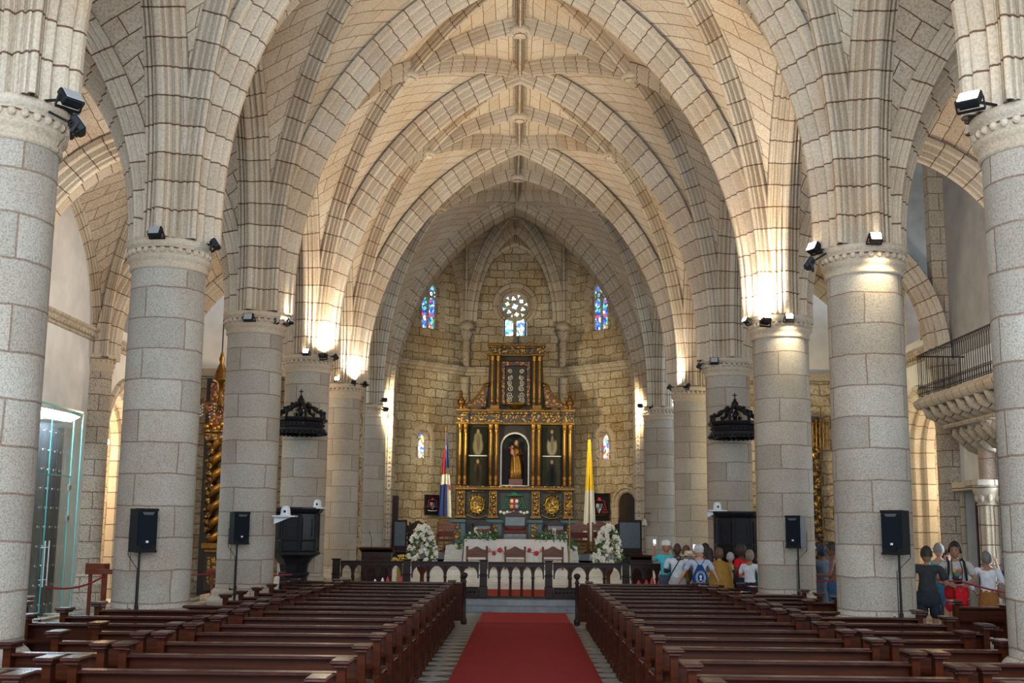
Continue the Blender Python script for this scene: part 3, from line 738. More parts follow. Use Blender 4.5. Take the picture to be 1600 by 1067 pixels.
FL = [
 (112, 152, 11.5, (.5, -.35, .5), 0, 'floodlight with silver lens on the left foreground capital', 0, 1.15),
 (123, 196, 11.6, (.8, .3, .65), 0, 'black floodlight hanging just below another on left foreground capital', 350, 1.15),
 (242, 361, 17.4, (-.15, -.8, .35), 0, 'floodlight on the front of second left capital', 0, 1),
 (338, 381, 17.95, (.9, .1, .6), 0, 'floodlight seen edge-on at the right of second left capital', 380, 1),
 (388, 495, 23.55, (-.1, -.9, .2), 0, 'small floodlight on the front of third left capital', 0, 1),
 (431, 502, 24.0, (.8, .25, .6), 0, 'flat black floodlight lying on third left capital, left of a pair', 420, 1),
 (453, 500, 24.1, (.9, -.3, .5), 0, 'floodlight at right rim of third left capital, right of a pair', 0, .9),
 (478, 549, 29.6, (-.1, -.9, .3), 1, 'lit floodlight on the front of fourth left capital', 60, .8),
 (505, 554, 29.75, (.1, .15, 1), 0, 'black floodlight aimed up beside the lit one on fourth left capital', 900, 1),
 (526, 557, 30.1, (.8, .1, .5), 0, 'floodlight at right rim of fourth left capital', 0, .9),
 (527, 592, 35.75, (-.1, -.9, .3), 1, 'lit floodlight on fifth left capital', 60, .8),
 (553, 596, 35.9, (.1, .0, 1), 0, 'floodlight aimed up on fifth left capital, beside lit one', 900, .9),
 (573, 599, 36.2, (.8, -.2, .5), 0, 'floodlight at right rim of fifth left capital', 0, .9),
 (601, 625, 42.0, (.45, .9, -.15), 1, 'lit double floodlight at left foot of chancel arch, upper lamp', 600, 1),
 (603, 640, 42.0, (.4, .9, -.4), 1, 'lit double floodlight at left foot of chancel arch, lower lamp', 420, .9),
 (1514, 154, 11.5, (-.4, -.5, .6), 1, 'lit floodlight on the right foreground capital', 80, 1.15),
 (1270, 386, 18.0, (-.8, -.4, .5), 1, 'lit floodlight tilted at left rim of second right capital', 150, 1),
 (1263, 411, 17.9, (-.85, .2, .6), 0, 'black floodlight hanging below the tilted lit one, second right capital', 420, 1.15),
 (1368, 370, 17.35, (.05, -.75, .3), 1, 'glaring lit floodlight on front of second right capital', 90, .9),
 (1196, 500, 23.6, (-.1, .25, 1), 1, 'lit floodlight aimed up on third right capital', 1100, 1),
 (1165, 500, 24.0, (-.9, -.3, .5), 1, 'lit floodlight at left rim of third right capital', 120, .7),
 (1233, 495, 23.5, (.05, -.75, .3), 1, 'glaring lit floodlight on the front of third right capital', 90, .8),
 (1116, 563, 29.7, (-.15, -.9, .3), 0, 'unlit floodlight facing the nave on fourth right capital', 0, 1),
 (1091, 571, 30.2, (-.9, .1, .6), 0, 'dark floodlight on a bracket left of fourth right capital', 420, .8),
 (1072, 602, 35.8, (-.6, -.2, .75), 0, 'flat floodlight on fifth right capital', 500, 1),
 (1045, 604, 36.1, (-.8, .1, .6), 0, 'floodlight at left rim of fifth right capital', 0, .9),
 (1000, 634, 42.1, (-.4, .9, -.1), 0, 'left lamp of the black floodlight pair at right chancel pier', 550, .9),
 (1018, 636, 42.1, (-.35, .9, -.3), 0, 'right lamp of the black floodlight pair at right chancel pier', 380, .9),
]
for px, py, Y, aim, lit, lab, pw, sz in FL: flood(px, py, Y, aim, lit, lab, pw, size=sz, r=.18 if pw > 300 else .05, col=(1.0, .85, .65) if Y < 40 else (1.0, .84, .52))
for px, py, Y, s in ((1372, 395, 17.45, 1), (1235, 512, 23.65, 1)):
    pass
# downlight spill on the shafts under the front lamps
for x, y in ((XR[18.2]+.05, 17.35), (XR[24.3]+.05, 23.45)):
    l = bpy.data.lights.new('shaft_lamp', 'SPOT'); l.energy = 70; l.color = (1, .85, .55); l.spot_size = radians(95); l.spot_blend = 1; l.shadow_soft_size = .05
    o = bpy.data.objects.new('shaft_lamp', l); COL.objects.link(o); o.location = (x, y-.12, 6.45); o.rotation_euler = Vector((0, .45, -1)).to_track_quat('-Z', 'Y').to_euler()
# lamps inside the side chapels and by the chancel
def point(loc, e, col, r=.2):
    l = bpy.data.lights.new('chapel_lamp', 'POINT'); l.energy = e; l.color = col; l.shadow_soft_size = r
    o = bpy.data.objects.new('chapel_lamp', l); COL.objects.link(o); o.location = loc
point((WL-2.0, 32.6, 3.8), 260, WARM); point((WR+2.2, 33.2, 3.6), 220, (1, .85, .6))
point((-8.5, 34.5, 5.4), 160, WARM); point((8.0, 34.0, 5.0), 160, (1, .85, .5))
# added lamps without fixtures, brightening the aisle vaults from the arcade
for x, y, e in ((XL[24.3]-.8, 24.6, 420), (XL[18.2]-.8, 18.8, 260), (XR[24.3]+.9, 25.2, 260), (XR[18.2]+.8, 18.8, 260), (XL[30.4]-.8, 31.0, 160)):
    l = bpy.data.lights.new('aisle_fill', 'SPOT'); l.energy = e; l.color = (1, .88, .74); l.spot_size = radians(150); l.spot_blend = 1; l.shadow_soft_size = .25
    o = bpy.data.objects.new('aisle_fill', l); COL.objects.link(o); o.location = (x, y, 6.9); o.rotation_euler = Vector((-.8 if x < 0 else .8, .1, .45)).to_track_quat('-Z', 'Y').to_euler()
# ------------------------------------------------------------------ carpets, steps and platforms
def carpet_mat(name, c):
    return plain(name, c, .95, spec=.1, nscale=60, namt=.18, bump=.4)
M_CARPET = carpet_mat('red_carpet', (.22, .024, .025)); M_CARPET2 = carpet_mat('faded_red_carpet', (.28, .034, .036)); M_ORANGE = carpet_mat('orange_red_carpet', (.27, .04, .014))
def slab_box(name, m, x0, x1, y0, y1, z0, z1, b=.01, **kw):
    q = MB(); q.bev(x0, x1, y0, y1, z0, z1, b); o = q.build(name, m); return tag(o, **kw)
slab_box('carpet_runner', M_CARPET, -1.02, 1.13, 8, 27.2, .0, .012, .004, label='long dark red carpet runner down the centre aisle between the pews', cat='carpet')
slab_box('carpet_runner', M_CARPET2, -1.0, 1.10, 27.2, 30.25, .0, .014, .004, label='short lighter red carpet at the foot of the altar steps', cat='carpet')
pf = thing('floor_chancel', None, None, kind='structure')
for i, (y, z) in enumerate(((30.4, .16), (30.85, .31))):
    m = MB(); m.bev(-4.9, 4.6, y, 43.3, z-.17, z, .02); m.build('step', M_BLUESTONE, pf)
m = MB(); m.box(-5.2, 4.9, 31.3, 43.3, .2, .315); m.build('chancel_paving', M_FLOOR, pf)
for i in range(3): m = MB(); m.bev(-4.5, 4.1, 35.6+i*.36, 43.4, .31+i*.18, .31+(i+1)*.183, .015); m.build('step', M_MARBLE, pf)
for i in range(4): m = MB(); m.bev(-2.75, 1.95, 41.2+i*.34, 49.9, .86+i*.16, .86+(i+1)*.163, .015); m.build('step', M_MARBLE, pf)
m = MB(); m.prism([(-4.95, 43.2), (4.3, 43.2), (4.7, 46.9), (1.9, 49.9), (-2.4, 49.9), (-5.4, 46.9)], (0, 0, 1.0), X_, Y_, Z_, .22); m.build('apse_paving', M_FLOOR, pf)
slab_box('carpet', M_ORANGE, -1.6, 1.3, 31.6, 35.55, .315, .33, .004, label='orange red carpet on the chancel floor behind the wooden rail', cat='carpet')

# ------------------------------------------------------------------ pews
def make_pew(L, name='pew'):
    """faces +Y; origin at the middle of the back, on the floor"""
    t = thing(name, 'x', 'pew')
    for s in (-1, 1):
        x = s*(L/2-.035); m = MB()
        # shaped end panel: tall back post, dipping front
        poly = [(-.03, 0), (.07, 0), (.07, .07), (.47, .07), (.47, 0), (.56, 0), (.56, .56), (.50, .60), (.16, .60), (.11, .68), (.09, .97), (-.03, .97)]
        m.prism(poly, (x-.028, 0, 0), Y_, Z_, X_, .056)
        m.box(x-.036, x+.036, -.04, .0, 0, .96)
        m.bev(x-.045, x+.045, -.05, .10, 0, .10, .008); m.bev(x-.045, x+.045, .46, .58, 0, .10, .008)
        for q in (.16, .36): m.box(x-.033, x+.033, q, q+.05, .12, .52)
        e = m.build('end_panel', M_PEW, t)
        m = MB(); m.bev(x-.085, x+.085, -.13, .19, .985, 1.02, .012); m.bev(x-.065, x+.065, -.11, .17, .955, .987, .01); m.build('cap', M_PEWD, e)
        m = MB(); m.tube([(x-.055, .52, .61), (x+.055, .52, .61)], .035, 8); m.bev(x-.05, x+.05, .12, .58, .595, .625, .01); m.build('armrest', M_PEWD, e)
    m = MB(); m.T = Matrix.Rotation(radians(-5), 4, 'X'); m.box(-L/2+.05, L/2-.05, .02, .045, .44, .89); m.build('backrest', M_PEW, t)
    m = MB(); m.bev(-L/2+.06, L/2-.06, -.03, .125, .878, .912, .012); m.build('top_rail', M_PEWD, t)
    m = MB(); m.bev(-L/2+.05, L/2-.05, .05, .50, .42, .455, .01); m.build('seat', M_PEW, t)
    m = MB(); m.bev(-L/2+.06, L/2-.06, -.16, -.02, .68, .70, .008); m.box(-L/2+.06, L/2-.06, -.16, -.145, .70, .73); m.build('book_ledge', M_PEW, t)
    m = MB(); m.bev(-L/2+.08, L/2-.08, -.34, -.20, .19, .23, .01); m.box(-L/2+.1, -L/2+.14, -.3, .1, .05, .19); m.box(L/2-.14, L/2-.1, -.3, .1, .05, .19); m.build('kneeler', M_PEWD, t)
    return t
PW = {}
def place_pew(x0, x1, y, label, group):
    L = round(abs(x1-x0), 2); k = L
    if k not in PW: t = PW[k] = make_pew(L); t.location = ((x0+x1)/2, y, 0); t['label'] = label; t['group'] = group
    else: t = dup(PW[k], ((x0+x1)/2, y, 0), None, label, group)
    return t
ROWS = [8.85, 10.0, 11.2, 12.4, 13.5, 14.6, 15.8, 17.0, 18.1, 19.3, 20.4, 21.6, 22.8, 24.0, 25.2]
ORD = ['first', 'second', 'third', 'fourth', 'fifth', 'sixth', 'seventh', 'eighth', 'ninth', 'tenth', 'eleventh', 'twelfth', 'thirteenth', 'fourteenth', 'fifteenth']
for i, y in enumerate(ROWS):
    row = ORD[len(ROWS)-1-i]
    jl = random.uniform(-.03, .03)
    place_pew(-1.46, -3.76, y+jl, 'polished red-brown pew left of the carpet, %s row back from the altar rail' % row, 'pews left of the carpet')
    place_pew(1.38, 3.68, y-jl, 'polished red-brown pew right of the carpet, %s row back from the altar rail' % row, 'pews right of the carpet')
    def outer(xs, nearcol):
        return nearcol
    if y < 12 : l = r = 1.7
    l = 2.2 if (y < 10.9 or 14 < y < 17.6) else (1.8 if 17.6 < y < 18.5 else .95)
    r = 2.2 if (y < 10.9) else (1.85 if 14 < y < 18.5 else (1.2 if y < 14 else (.85 if y < 20 or y > 23 else 1.6)))
    place_pew(-3.90, round(-3.90-l, 2), y+jl*2, 'red-brown pew on the outer left, %s row back from the altar rail' % row, 'outer left pews')
    place_pew(3.82, round(3.82+r, 2), y-jl*2, 'red-brown pew on the outer right, %s row back from the altar rail' % row, 'outer right pews')
place_pew(7.1, 9.1, 19.7, 'pew standing alone in the right aisle, farther of two', 'pews in the right aisle')
place_pew(7.5, 9.5, 18.6, 'pew standing alone in the right aisle, nearer of two', 'pews in the right aisle')
place_pew(-7.55, -9.55, 18.1, 'pew standing in the left aisle behind the left foreground column, farther one', 'pews in the left aisle')
place_pew(-7.1, -9.1, 17.0, 'pew standing in the left aisle behind the left foreground column, nearer one', 'pews in the left aisle')
# front kneeling desks with turned finial posts
for s, x0, x1 in ((-1, -1.30, -4.9), (1, 1.22, 4.5)):
    t = thing('kneeling_desk', 'wooden front desk with ball finial post, %s of the carpet before the rail' % ('left' if s < 0 else 'right'), 'desk', (x0, 26.6, 0))
    L = abs(x1-x0)
    m = MB(); m.lathe([(.05, 0), (.07, .02), (.07, .12), (.045, .16), (.04, .5), (.04, .9), (.055, .93), (.035, .97), (.03, 1.0), (.06, 1.03), (.08, 1.08), (.06, 1.12), (0, 1.14)], (0, 0, 0), 14); m.build('finial_post', M_DARKWOOD, t)
    m = MB(); m.box(*sorted((s*.05, s*L)), .0, .03, .08, .88); m.build('panel', M_PEW, t)
    m = MB(); m.bev(*sorted((s*.06, s*L)), -.06, .16, .88, .915, .01); m.build('top_rail', M_PEWD, t)
    m = MB(); m.box(*sorted((s*.0, s*.05)), -.02, .5, .0, .85); m.box(*sorted((s*(L-.05), s*L)), -.02, .5, .0, .85); m.build('end_panel', M_PEW, t)

# ------------------------------------------------------------------ carved communion rail
def rail_section(x0, x1, y, z, label, low=True, n=None):
    t = thing('communion_rail', label, 'railing', ((x0+x1)/2, y, z)); h = .93; L = x1-x0
    m = MB(); m.bev(-L/2, L/2, -.09, .09, h-.04, h, .01); m.box(-L/2, L/2, -.06, .06, h-.12, h-.04)
    k = -L/2+.05
    while k < L/2-.05: m.box(k, k+.05, -.085, -.06, h-.11, h-.05); k += .09
    m.build('handrail', M_DARKWOOD, t)
    n = n or max(2, round(L/.42)); w = L/n; m = MB(); zb = .28 if low else .0
    for i in range(n):
        c = -L/2+(i+.5)*w
        for dy in (-.02,):
            arch_sweep(m, arch_path(w/2-.02, .5, .58, .26, 1.25, 0, 6), [(-.018, -.02), (-.018, .02), (.02, .02), (.02, -.02)], (c, dy, 0), X_, -Y_)
        # spandrels
        ap = arch_path(w/2-.005, .58, .58, .255, 1.25, 0, 6)
        half = [(p[0], p[1]) for p in ap]; m.prism(half+[(w/2, .82), (-w/2, .82)], (c, -.0, 0), X_, Z_, -Y_, .015)
    m.build('gothic_arcade', M_DARKWOOD, t)
    for i in range(n+1):
        c = -L/2+i*w
        if 0 < i < n:
            m = MB(); m.bev(c-.035, c+.035, -.035, .035, zb, .83, .008); m.bev(c-.05, c+.05, -.045, .045, .50, .54, .008); m.build('baluster', M_PEW, t)
    m = MB()
    if low:
        m.bev(-L/2, L/2, -.10, .10, .0, .06, .01); m.box(-L/2, L/2, -.05, .05, .06, .25); m.bev(-L/2, L/2, -.08, .08, .24, .28, .01)
        k = -L/2+.03
        while k < L/2-.06: m.ball((k+.04, -.05, .15), .035, 6, 4, 1, .6, 1); k += .1
    else: m.bev(-L/2, L/2, -.04, .04, .0, .05, .008)
    m.build('base_rail', M_DARKWOOD, t)
    return t
def rail_post(x, y, z, label):
    t = thing('rail_post', label, 'post', (x, y, z)); m = MB()
    m.bev(-.11, .11, -.11, .11, 0, .3, .012); m.bev(-.095, .095, -.095, .095, .3, .56, .01); m.bev(-.11, .11, -.11, .11, .56, .60, .01); m.bev(-.09, .09, -.09, .09, .6, .95, .01); m.bev(-.12, .12, -.12, .12, .95, .98, .01)
    for k in range(4): m.box(-.075+k*.043, -.055+k*.043, -.105, -.09, .62, .92)
    arch_sweep(m, arch_path(.055, .34, .45, .07, 1.2, 0, 5), [(-.008, 0), (-.008, .02), (.012, .02), (.012, 0)], (0, -.095, 0), X_, -Y_)
    m.build('post_body', M_DARKWOOD, t); return t
RZ0 = .315
posts = [(-4.92, 'dark carved rail post at the far left end of the communion rail'), (-3.05, 'dark carved rail post, left of the big left flower arrangement stand'), (-1.03, 'dark carved rail post at the left of the centre gate'), (.69, 'dark carved rail post at the right of the centre gate'), (2.72, 'dark carved rail post in front of the right flower arrangement'), (4.35, 'dark carved rail post behind the crowd by right pulpit')]
for x, lb in posts: rail_post(x, 31.3, RZ0, lb)
secs = [(-4.8, -3.17, 'carved wooden rail section at far left with five pointed arches', 1, 5), (-2.93, -1.15, 'carved wooden rail section just left of the centre gate', 1, 4), (-.91, .57, 'wooden gate section of open pointed arches across the orange carpet', 0, 5), (.81, 2.6, 'carved wooden rail section just right of the centre gate', 1, 4), (2.84, 4.23, 'carved wooden rail section behind the people on the right', 1, 4)]
for a, b, lb, lo, n in secs: rail_section(a, b, 31.3, RZ0, lb, lo, n)

# ------------------------------------------------------------------ speakers on stands
def speaker(px0, py1, px1, py0, Y, rz, lab, cablab):
    a = at(px0, py1, Y); b = at(px1, py0, Y); cx_, z0, z1 = (a.x+b.x)/2, a.z, b.z; h = z1-z0; w = .36*h/.68
    t = thing('loudspeaker', lab, 'loudspeaker', (cx_, Y, z0), rz)
    m = MB(); poly = [(-w/2, -w*.5), (w/2, -w*.5), (w*.5, w*.1), (w*.28, w*.48), (-w*.28, w*.48), (-w*.5, w*.1)]
    m.prism(poly, (0, 0, .0), X_, Y_, Z_, h); m.bev(-w/2-.012, w/2+.012, -w*.5-.012, -w*.3, -.005, .03, .006); m.bev(-w/2-.012, w/2+.012, -w*.5-.012, -w*.3, h-.03, h+.005, .006)
    m.build('cabinet', M_BLACK, t)
    m = MB(); m.slab([(-w/2+.015, .10), (-w*.25, .10), (-w*.18, .05), (w*.18, .05), (w*.25, .10), (w/2-.015, .10), (w/2-.015, h-.05), (-w/2+.015, h-.05)], [], (0, -w*.5, 0), X_, Z_, -Y_, .014); m.build('grille', M_GRILLE, t)
    m = MB(); m.slab([(-w*.3, h-.05), (-w*.22, h-.09), (w*.22, h-.09), (w*.3, h-.05)], [], (0, -w*.5-.012, 0), X_, Z_, -Y_, .01); m.build('handle_trim', plain_once('dark_grey_trim', (.08, .085, .09), .5), t)
    m = MB(); m.box(-.02, .02, -w*.5-.02, -w*.5-.013, .135, .165); m.build('logo_badge', plain_once('badge_silver', (.75, .76, .78), .3), t)
    s = thing('speaker_stand', 'black tripod stand carrying the '+cablab, 'stand', (cx_, Y, 0))
    m = MB(); m.tube([(0, 0, .12), (0, 0, z0+.02)], [.022, .016], 10); m.tube([(0, 0, .75), (0, 0, .95)], .03, 10); m.build('pole', M_BLACK, s)
    m = MB(); m.tube([(-.09, 0, .88), (0, 0, .88)], .012, 6); m.ball((-.1, 0, .88), .025, 8, 6); m.build('knob', M_BLACK, s)
    for k in range(3):
        a_ = 2*pi*k/3+.5; m = MB(); m.bar((.03*cos(a_), .03*sin(a_), .55), (.28*cos(a_), .28*sin(a_), .02), .022, .012); m.bar((.03*cos(a_), .03*sin(a_), .16), (.16*cos(a_), .16*sin(a_), .26), .016, .01); m.ball((.28*cos(a_), .28*sin(a_), .018), .018, 6, 4); m.build('leg', M_BLACK, s)
    m = MB(); m.tube([(.05, .12, z0+.35), (-.22*(1 if px0 < 800 else -1), .15, z0+.3), (-.2*(1 if px0 < 800 else -1), .1, z0-.05), (-.03, .03, z0-.25), (-.03, .03, .6), (-.05, .05, .1)], .006, 5); m.build('cable', M_BLACK, s)
def plain_once(n, *a, **k): return MATS.get(n) or plain(n, *a, **k)
speaker(197, 862, 243, 795, 17.42, radians(50), 'tall black loudspeaker in front of the second left column', 'loudspeaker before the second left column')
speaker(357, 850, 386, 800, 23.42, radians(42), 'black loudspeaker in front of the third left column, left of the pulpit', 'loudspeaker before the third left column')
speaker(1229, 856, 1263, 806, 23.42, radians(-44), 'black loudspeaker in front of the third right column, right of the crowd', 'loudspeaker before the third right column')
speaker(1378, 866, 1428, 798, 17.42, radians(-48), 'large black loudspeaker in front of the second right column', 'loudspeaker before the second right column')

# ------------------------------------------------------------------ pulpits with carved canopies
def octo(r, rot=pi/8, n=8): return [(r*cos(rot+2*pi*k/n), r*sin(rot+2*pi*k/n)) for k in range(n)]
def pulpit(x, y, side, lab, lab2):
    t = thing('pulpit', lab, 'pulpit', (x, y, 0))
    m = MB(); m.lathe([(.60, 1.42), (.64, 1.44), (.64, 1.5), (.58, 1.54), (.58, 2.42), (.66, 2.46), (.70, 2.54), (.70, 2.58), (.2, 2.58)], n=8, a0=pi/8, a1=pi/8+2*pi, smooth=False); m.build('tub', M_BLACKWOOD, t)
    for k in range(8):
        a = pi/8+pi/4*(k+.5)-0; rr = .58*cos(pi/8); m = MB(); m.T = Matrix.Rotation(a-pi/2, 4, 'Z')
        m.slab(rect(-.16, .16, 1.82, 2.34), [rect(-.12, .12, 1.86, 2.30)], (0, rr+.0, 0), X_, Z_, Y_, .02); m.box(-.17, .17, rr, rr+.02, 1.58, 1.76); m.build('panel', M_BLACKWOOD, t)
    m = MB()
    for k in range(8): a = pi/8+pi/4*k; m.bar((.585*cos(a), .585*sin(a), 1.52), (.585*cos(a), .585*sin(a), 2.44), .05)
    m.lathe([(.60, 1.76), (.615, 1.78), (.60, 1.80)], n=8, a0=pi/8, a1=pi/8+2*pi, smooth=False); m.build('corner_moulding', M_BLACKWOOD, t)
    m = MB(); m.lathe([(.30, .0), (.34, .02), (.34, .9), (.38, .94), (.38, 1.0), (.33, 1.03), (.36, 1.2), (.46, 1.34), (.6, 1.42)], n=8, a0=pi/8, a1=pi/8+2*pi, smooth=False)
    m.build('pedestal', M_BLACKWOOD, t)
    m = MB()
    for k in range(8):
        a = pi/8+pi/4*(k+.5); m.T = Matrix.Rotation(a-pi/2, 4, 'Z'); arch_sweep(m, arch_path(.08, .3, .66, .12, 1.2, 0, 5), [(-.01, 0), (-.01, .02), (.015, .02), (.015, 0)], (0, .34*cos(pi/8), 0), -X_, Y_)
    m.T = None; m.build('pedestal_arch', M_BLACKWOOD, t)
    c = thing('pulpit_canopy', lab2, 'canopy', (x, y+.1, 4.42))
    m = MB(); m.lathe([(.5, -.02), (.62, .0), (.66, .03), (.66, .12), (.60, .16), (.60, .26), (.68, .30), (.70, .36), (.66, .38), (.1, .39)], n=8, a0=pi/8, a1=pi/8+2*pi, smooth=False)
    m.build('soundboard', M_BLACKWOOD, c)
    m = MB()
    m2 = MB()
    for k in range(8):
        a0_, a1_ = pi/8+pi/4*k, pi/8+pi/4*(k+1); p0_, p1_ = Vector((.66*cos(a0_), .66*sin(a0_), .02)), Vector((.66*cos(a1_), .66*sin(a1_), .02))
        for j in range(4): q = p0_.lerp(p1_, (j+.5)/4); m.ball((q.x, q.y, q.z-.01), .06, 6, 4, 1, 1, .9)
        for j in range(5): q = p0_.lerp(p1_, (j+.5)/5); m2.ball((q.x*.93, q.y*.93, .21), .035, 6, 4)
    m.build('carved_fringe', M_BLACKWOOD, c); m2.build('rosette_band', M_BLACKWOOD, c)
    for k in range(8):
        a = pi/8+pi/4*k; m = MB(); pts = [(.62, .38), (.60, .50), (.50, .54), (.42, .56), (.33, .66), (.22, .68), (.12, .70), (.06, .78)]
        m.tube([(r*cos(a), r*sin(a), z) for r, z in pts], [.035, .04, .035, .04, .035, .04, .04, .03], 6)
        for r, z in ((.60, .53), (.40, .62), (.22, .73)): m.ball((r*cos(a), r*sin(a), z), .055, 6, 5)
        m.build('scroll_rib', M_BLACKWOOD, c)
    m = MB(); m.lathe([(.04, .38), (.06, .5), (.10, .55), (.05, .62), (.06, .74), (.10, .80), (.08, .88), (.04, .92), (.05, .95), (0, .98)], n=12); m.bar((0, 0, .96), (0, 0, 1.12), .025); m.bar((-.055, 0, 1.06), (.055, 0, 1.06), .025)
    m.build('finial_cross', M_BLACKWOOD, c)
    m = MB(); m.bar((0, .1, .3), (0, .62, .3), .08); m.build('wall_arm', M_BLACKWOOD, c)
pulpit(-5.62, 29.12, -1, 'dark octagonal wooden pulpit at the left, before the fourth left column', 'carved black crown-shaped canopy with cross above the left pulpit')
pulpit(5.30, 29.12, 1, 'dark octagonal wooden pulpit at the right, behind the crowd', 'carved black crown-shaped canopy with cross above the right pulpit')

# white dome cameras on shelves
M_WHITE = plain('white_enamel', (.62, .66, .70), .4)
def dome_cam(px, py, Y, lab):
    p = at(px, py, Y); t = thing('security_camera', lab, 'camera', p)
    m = MB(); m.lathe([(.0, .17), (.05, .165), (.08, .14), (.095, .08), (.10, .0), (.11, -.01), (.11, -.03), (0, -.03)], n=16); m.build('dome', M_WHITE, t)
    m = MB(); m.bev(-.24, .22, -.14, .2, -.06, -.03, .008); m.prism([(-.24, -.06), (.1, -.06), (-.24, -.2)], (0, .05, 0), X_, Z_, Y_, .12); m.build('shelf', M_WHITE, t)
    m = MB(); m.ball((0, -.085, .05), .03, 8, 6); m.build('lens', M_BLACK, t)
dome_cam(446, 803, 23.75, 'white domed camera on a wedge shelf at the third left column edge')
dome_cam(496, 791, 28.9, 'white domed camera on a shelf above the left pulpit')
dome_cam(1121, 795, 28.9, 'white camera on a shelf above the right pulpit')
# ------------------------------------------------------------------ gilded main altarpiece
def gilt(name, c1, c2, scale=18, thr=.5, metal=.9):
    m, t, b = nt(name); L = t.links.new
    tc = N(t, 'ShaderNodeTexCoord').outputs['Object']; vo = N(t, 'ShaderNodeTexVoronoi', feature='SMOOTH_F1'); vo.inputs['Scale'].default_value = scale
    nz = noise(t, tc, scale*.5, 3, .6)
    ad = N(t, 'ShaderNodeVectorMath', operation='ADD'); L(tc, ad.inputs[0]); s = N(t, 'ShaderNodeVectorMath', operation='SCALE'); L(nz.outputs['Color'], s.inputs[0]); s.inputs['Scale'].default_value = .12; L(s.outputs[0], ad.inputs[1]); L(ad.outputs[0], vo.inputs['Vector'])
    f_ = ramp(t, vo.outputs['Distance'], [(thr-.12, (1, 1, 1)), (thr+.05, (0, 0, 0))])
    L(mixc(t, f_, c2, c1), b.inputs['Base Color']); L(f_, b.inputs['Metallic']); b.inputs['Roughness'].default_value = .38
    bp = N(t, 'ShaderNodeBump'); bp.inputs['Strength'].default_value = .8; bp.inputs['Distance'].default_value = .02; L(f_, bp.inputs['Height']); L(bp.outputs[0], b.inputs['Normal'])
    return m
M_GOLD = plain('gold_leaf', (.28, .15, .028), .36, .85, nscale=8, namt=.25)
M_GOLDDK = plain('antique_gold', (.17, .085, .018), .42, .8, nscale=12, namt=.4)
M_GILT = gilt('gilt_carving', (.36, .20, .04), (.018, .009, .006), 13, .42)
M_GILTR = gilt('gilt_on_red', (.30, .15, .04), (.045, .010, .007), 11, .42)
M_RETDK = plain('dark_retable_wood', (.012, .007, .005), .6, nscale=10, namt=.3)
M_PREDELLA = plain('dark_green_panel', (.006, .018, .016), .5, nscale=6, namt=.2)
M_BLUEPL = plain('blue_painted_plinth', (.025, .075, .10), .45, nscale=6, namt=.2)
M_SILVER = plain('silver_relief', (.48, .45, .38), .35, .7)
YR = 48.0
S_R = YR/1822*1.013
rc = at(805, 700, YR)
def rx(px): return (px-805)*S_R
def rz_(py): return at(805, py, YR).z
ret = thing('altarpiece', 'tall gilded wooden altarpiece with column pairs, paintings and statue niche', 'altarpiece', (rc.x, YR, 0))
def rbox(name, mat, x0, x1, y0px, y1px, d0, d1, b=.01, parent=None):
    m = MB(); m.bev(rx(x0), rx(x1), d0, d1, rz_(y1px), rz_(y0px), b); return m.build(name, mat, parent or ret)
def back_poly():
    return [(rx(714), rz_(850)), (rx(896), rz_(850)), (rx(896), rz_(645)), (rx(850), rz_(640)), (rx(846), rz_(545)), (rx(764), rz_(545)), (rx(760), rz_(640)), (rx(714), rz_(645))]
m = MB()
nich = [(rx(783), rz_(759)), (rx(826), rz_(759))]+[(rx(804.5)+rx(805+21.5)*cos(a), rz_(698)+rx(805+21.5)*sin(a)) for a in [k*pi/12 for k in range(13)]]
m.slab(back_poly(), [nich], (0, .15, 0), X_, Z_, Y_, .2); m.build('backing', M_RETDK, ret)
m = MB(); m.slab([(a, b) for a, b in [(rx(781), rz_(761)), (rx(828), rz_(761)), (rx(828), rz_(672)), (rx(781), rz_(672))]], [], (0, .75, 0), X_, Z_, Y_, .03); m.box(rx(781)-.02, rx(781), .3, .75, rz_(761), rz_(672)); m.box(rx(828), rx(828)+.02, .3, .75, rz_(761), rz_(672)); m.box(rx(781), rx(828), .3, .78, rz_(761)-.03, rz_(761)); m.build('niche_shell', M_RETDK, ret)
fr = [(Vector((a, .15, b))) for a, b in ([(rx(783), rz_(759))]+[(rx(804.5)-rx(805+21.5)*cos(t_), rz_(698)+rx(805+21.5)*sin(t_)) for t_ in [k*pi/14 for k in range(15)]]+[(rx(826), rz_(759))])]
m = MB(); m.tube(fr+[fr[0]], .045, 6); m.build('niche_frame', plain('silver_white_frame', (.62, .62, .60), .4), ret)
# entablatures
def entab(name, x0, x1, yt, yb, brk):
    H = yb-yt
    rbox(name+'_frieze', M_GILT, x0+3, x1-3, yt+H*.32, yb-H*.16, -.12, .16)
    rbox('cornice', M_GOLDDK, x0-2, x1+2, yt, yt+H*.14, -.34, .18); rbox('cornice', M_GILT, x0, x1, yt+H*.14, yt+H*.32, -.25, .18)
    rbox('cornice', M_GOLDDK, x0+1, x1-1, yb-H*.16, yb, -.2, .18)
    for a, b in brk:
        rbox('frieze_block', M_GILT, a, b, yt+H*.3, yb-H*.14, -.30, -.1); rbox('cornice', M_GOLDDK, a-2, b+2, yt-.3, yt+H*.16, -.46, -.2); rbox('cornice', M_GILT, a-1, b+1, yt+H*.16, yt+H*.3, -.38, -.2); rbox('cornice', M_GOLDDK, a-1, b+1, yb-H*.16, yb+.3, -.36, -.15)
entab('main', 715, 895, 641, 664, ((715, 733), (762, 781), (828, 847), (877, 895)))
entab('upper', 763, 849, 540, 557, ((763, 782), (829, 849)))
rbox('cornice', M_GOLDDK, 714, 896, 762, 766, -.34, .16); rbox('cornice', M_GILT, 716, 894, 759.5, 762, -.26, .16)
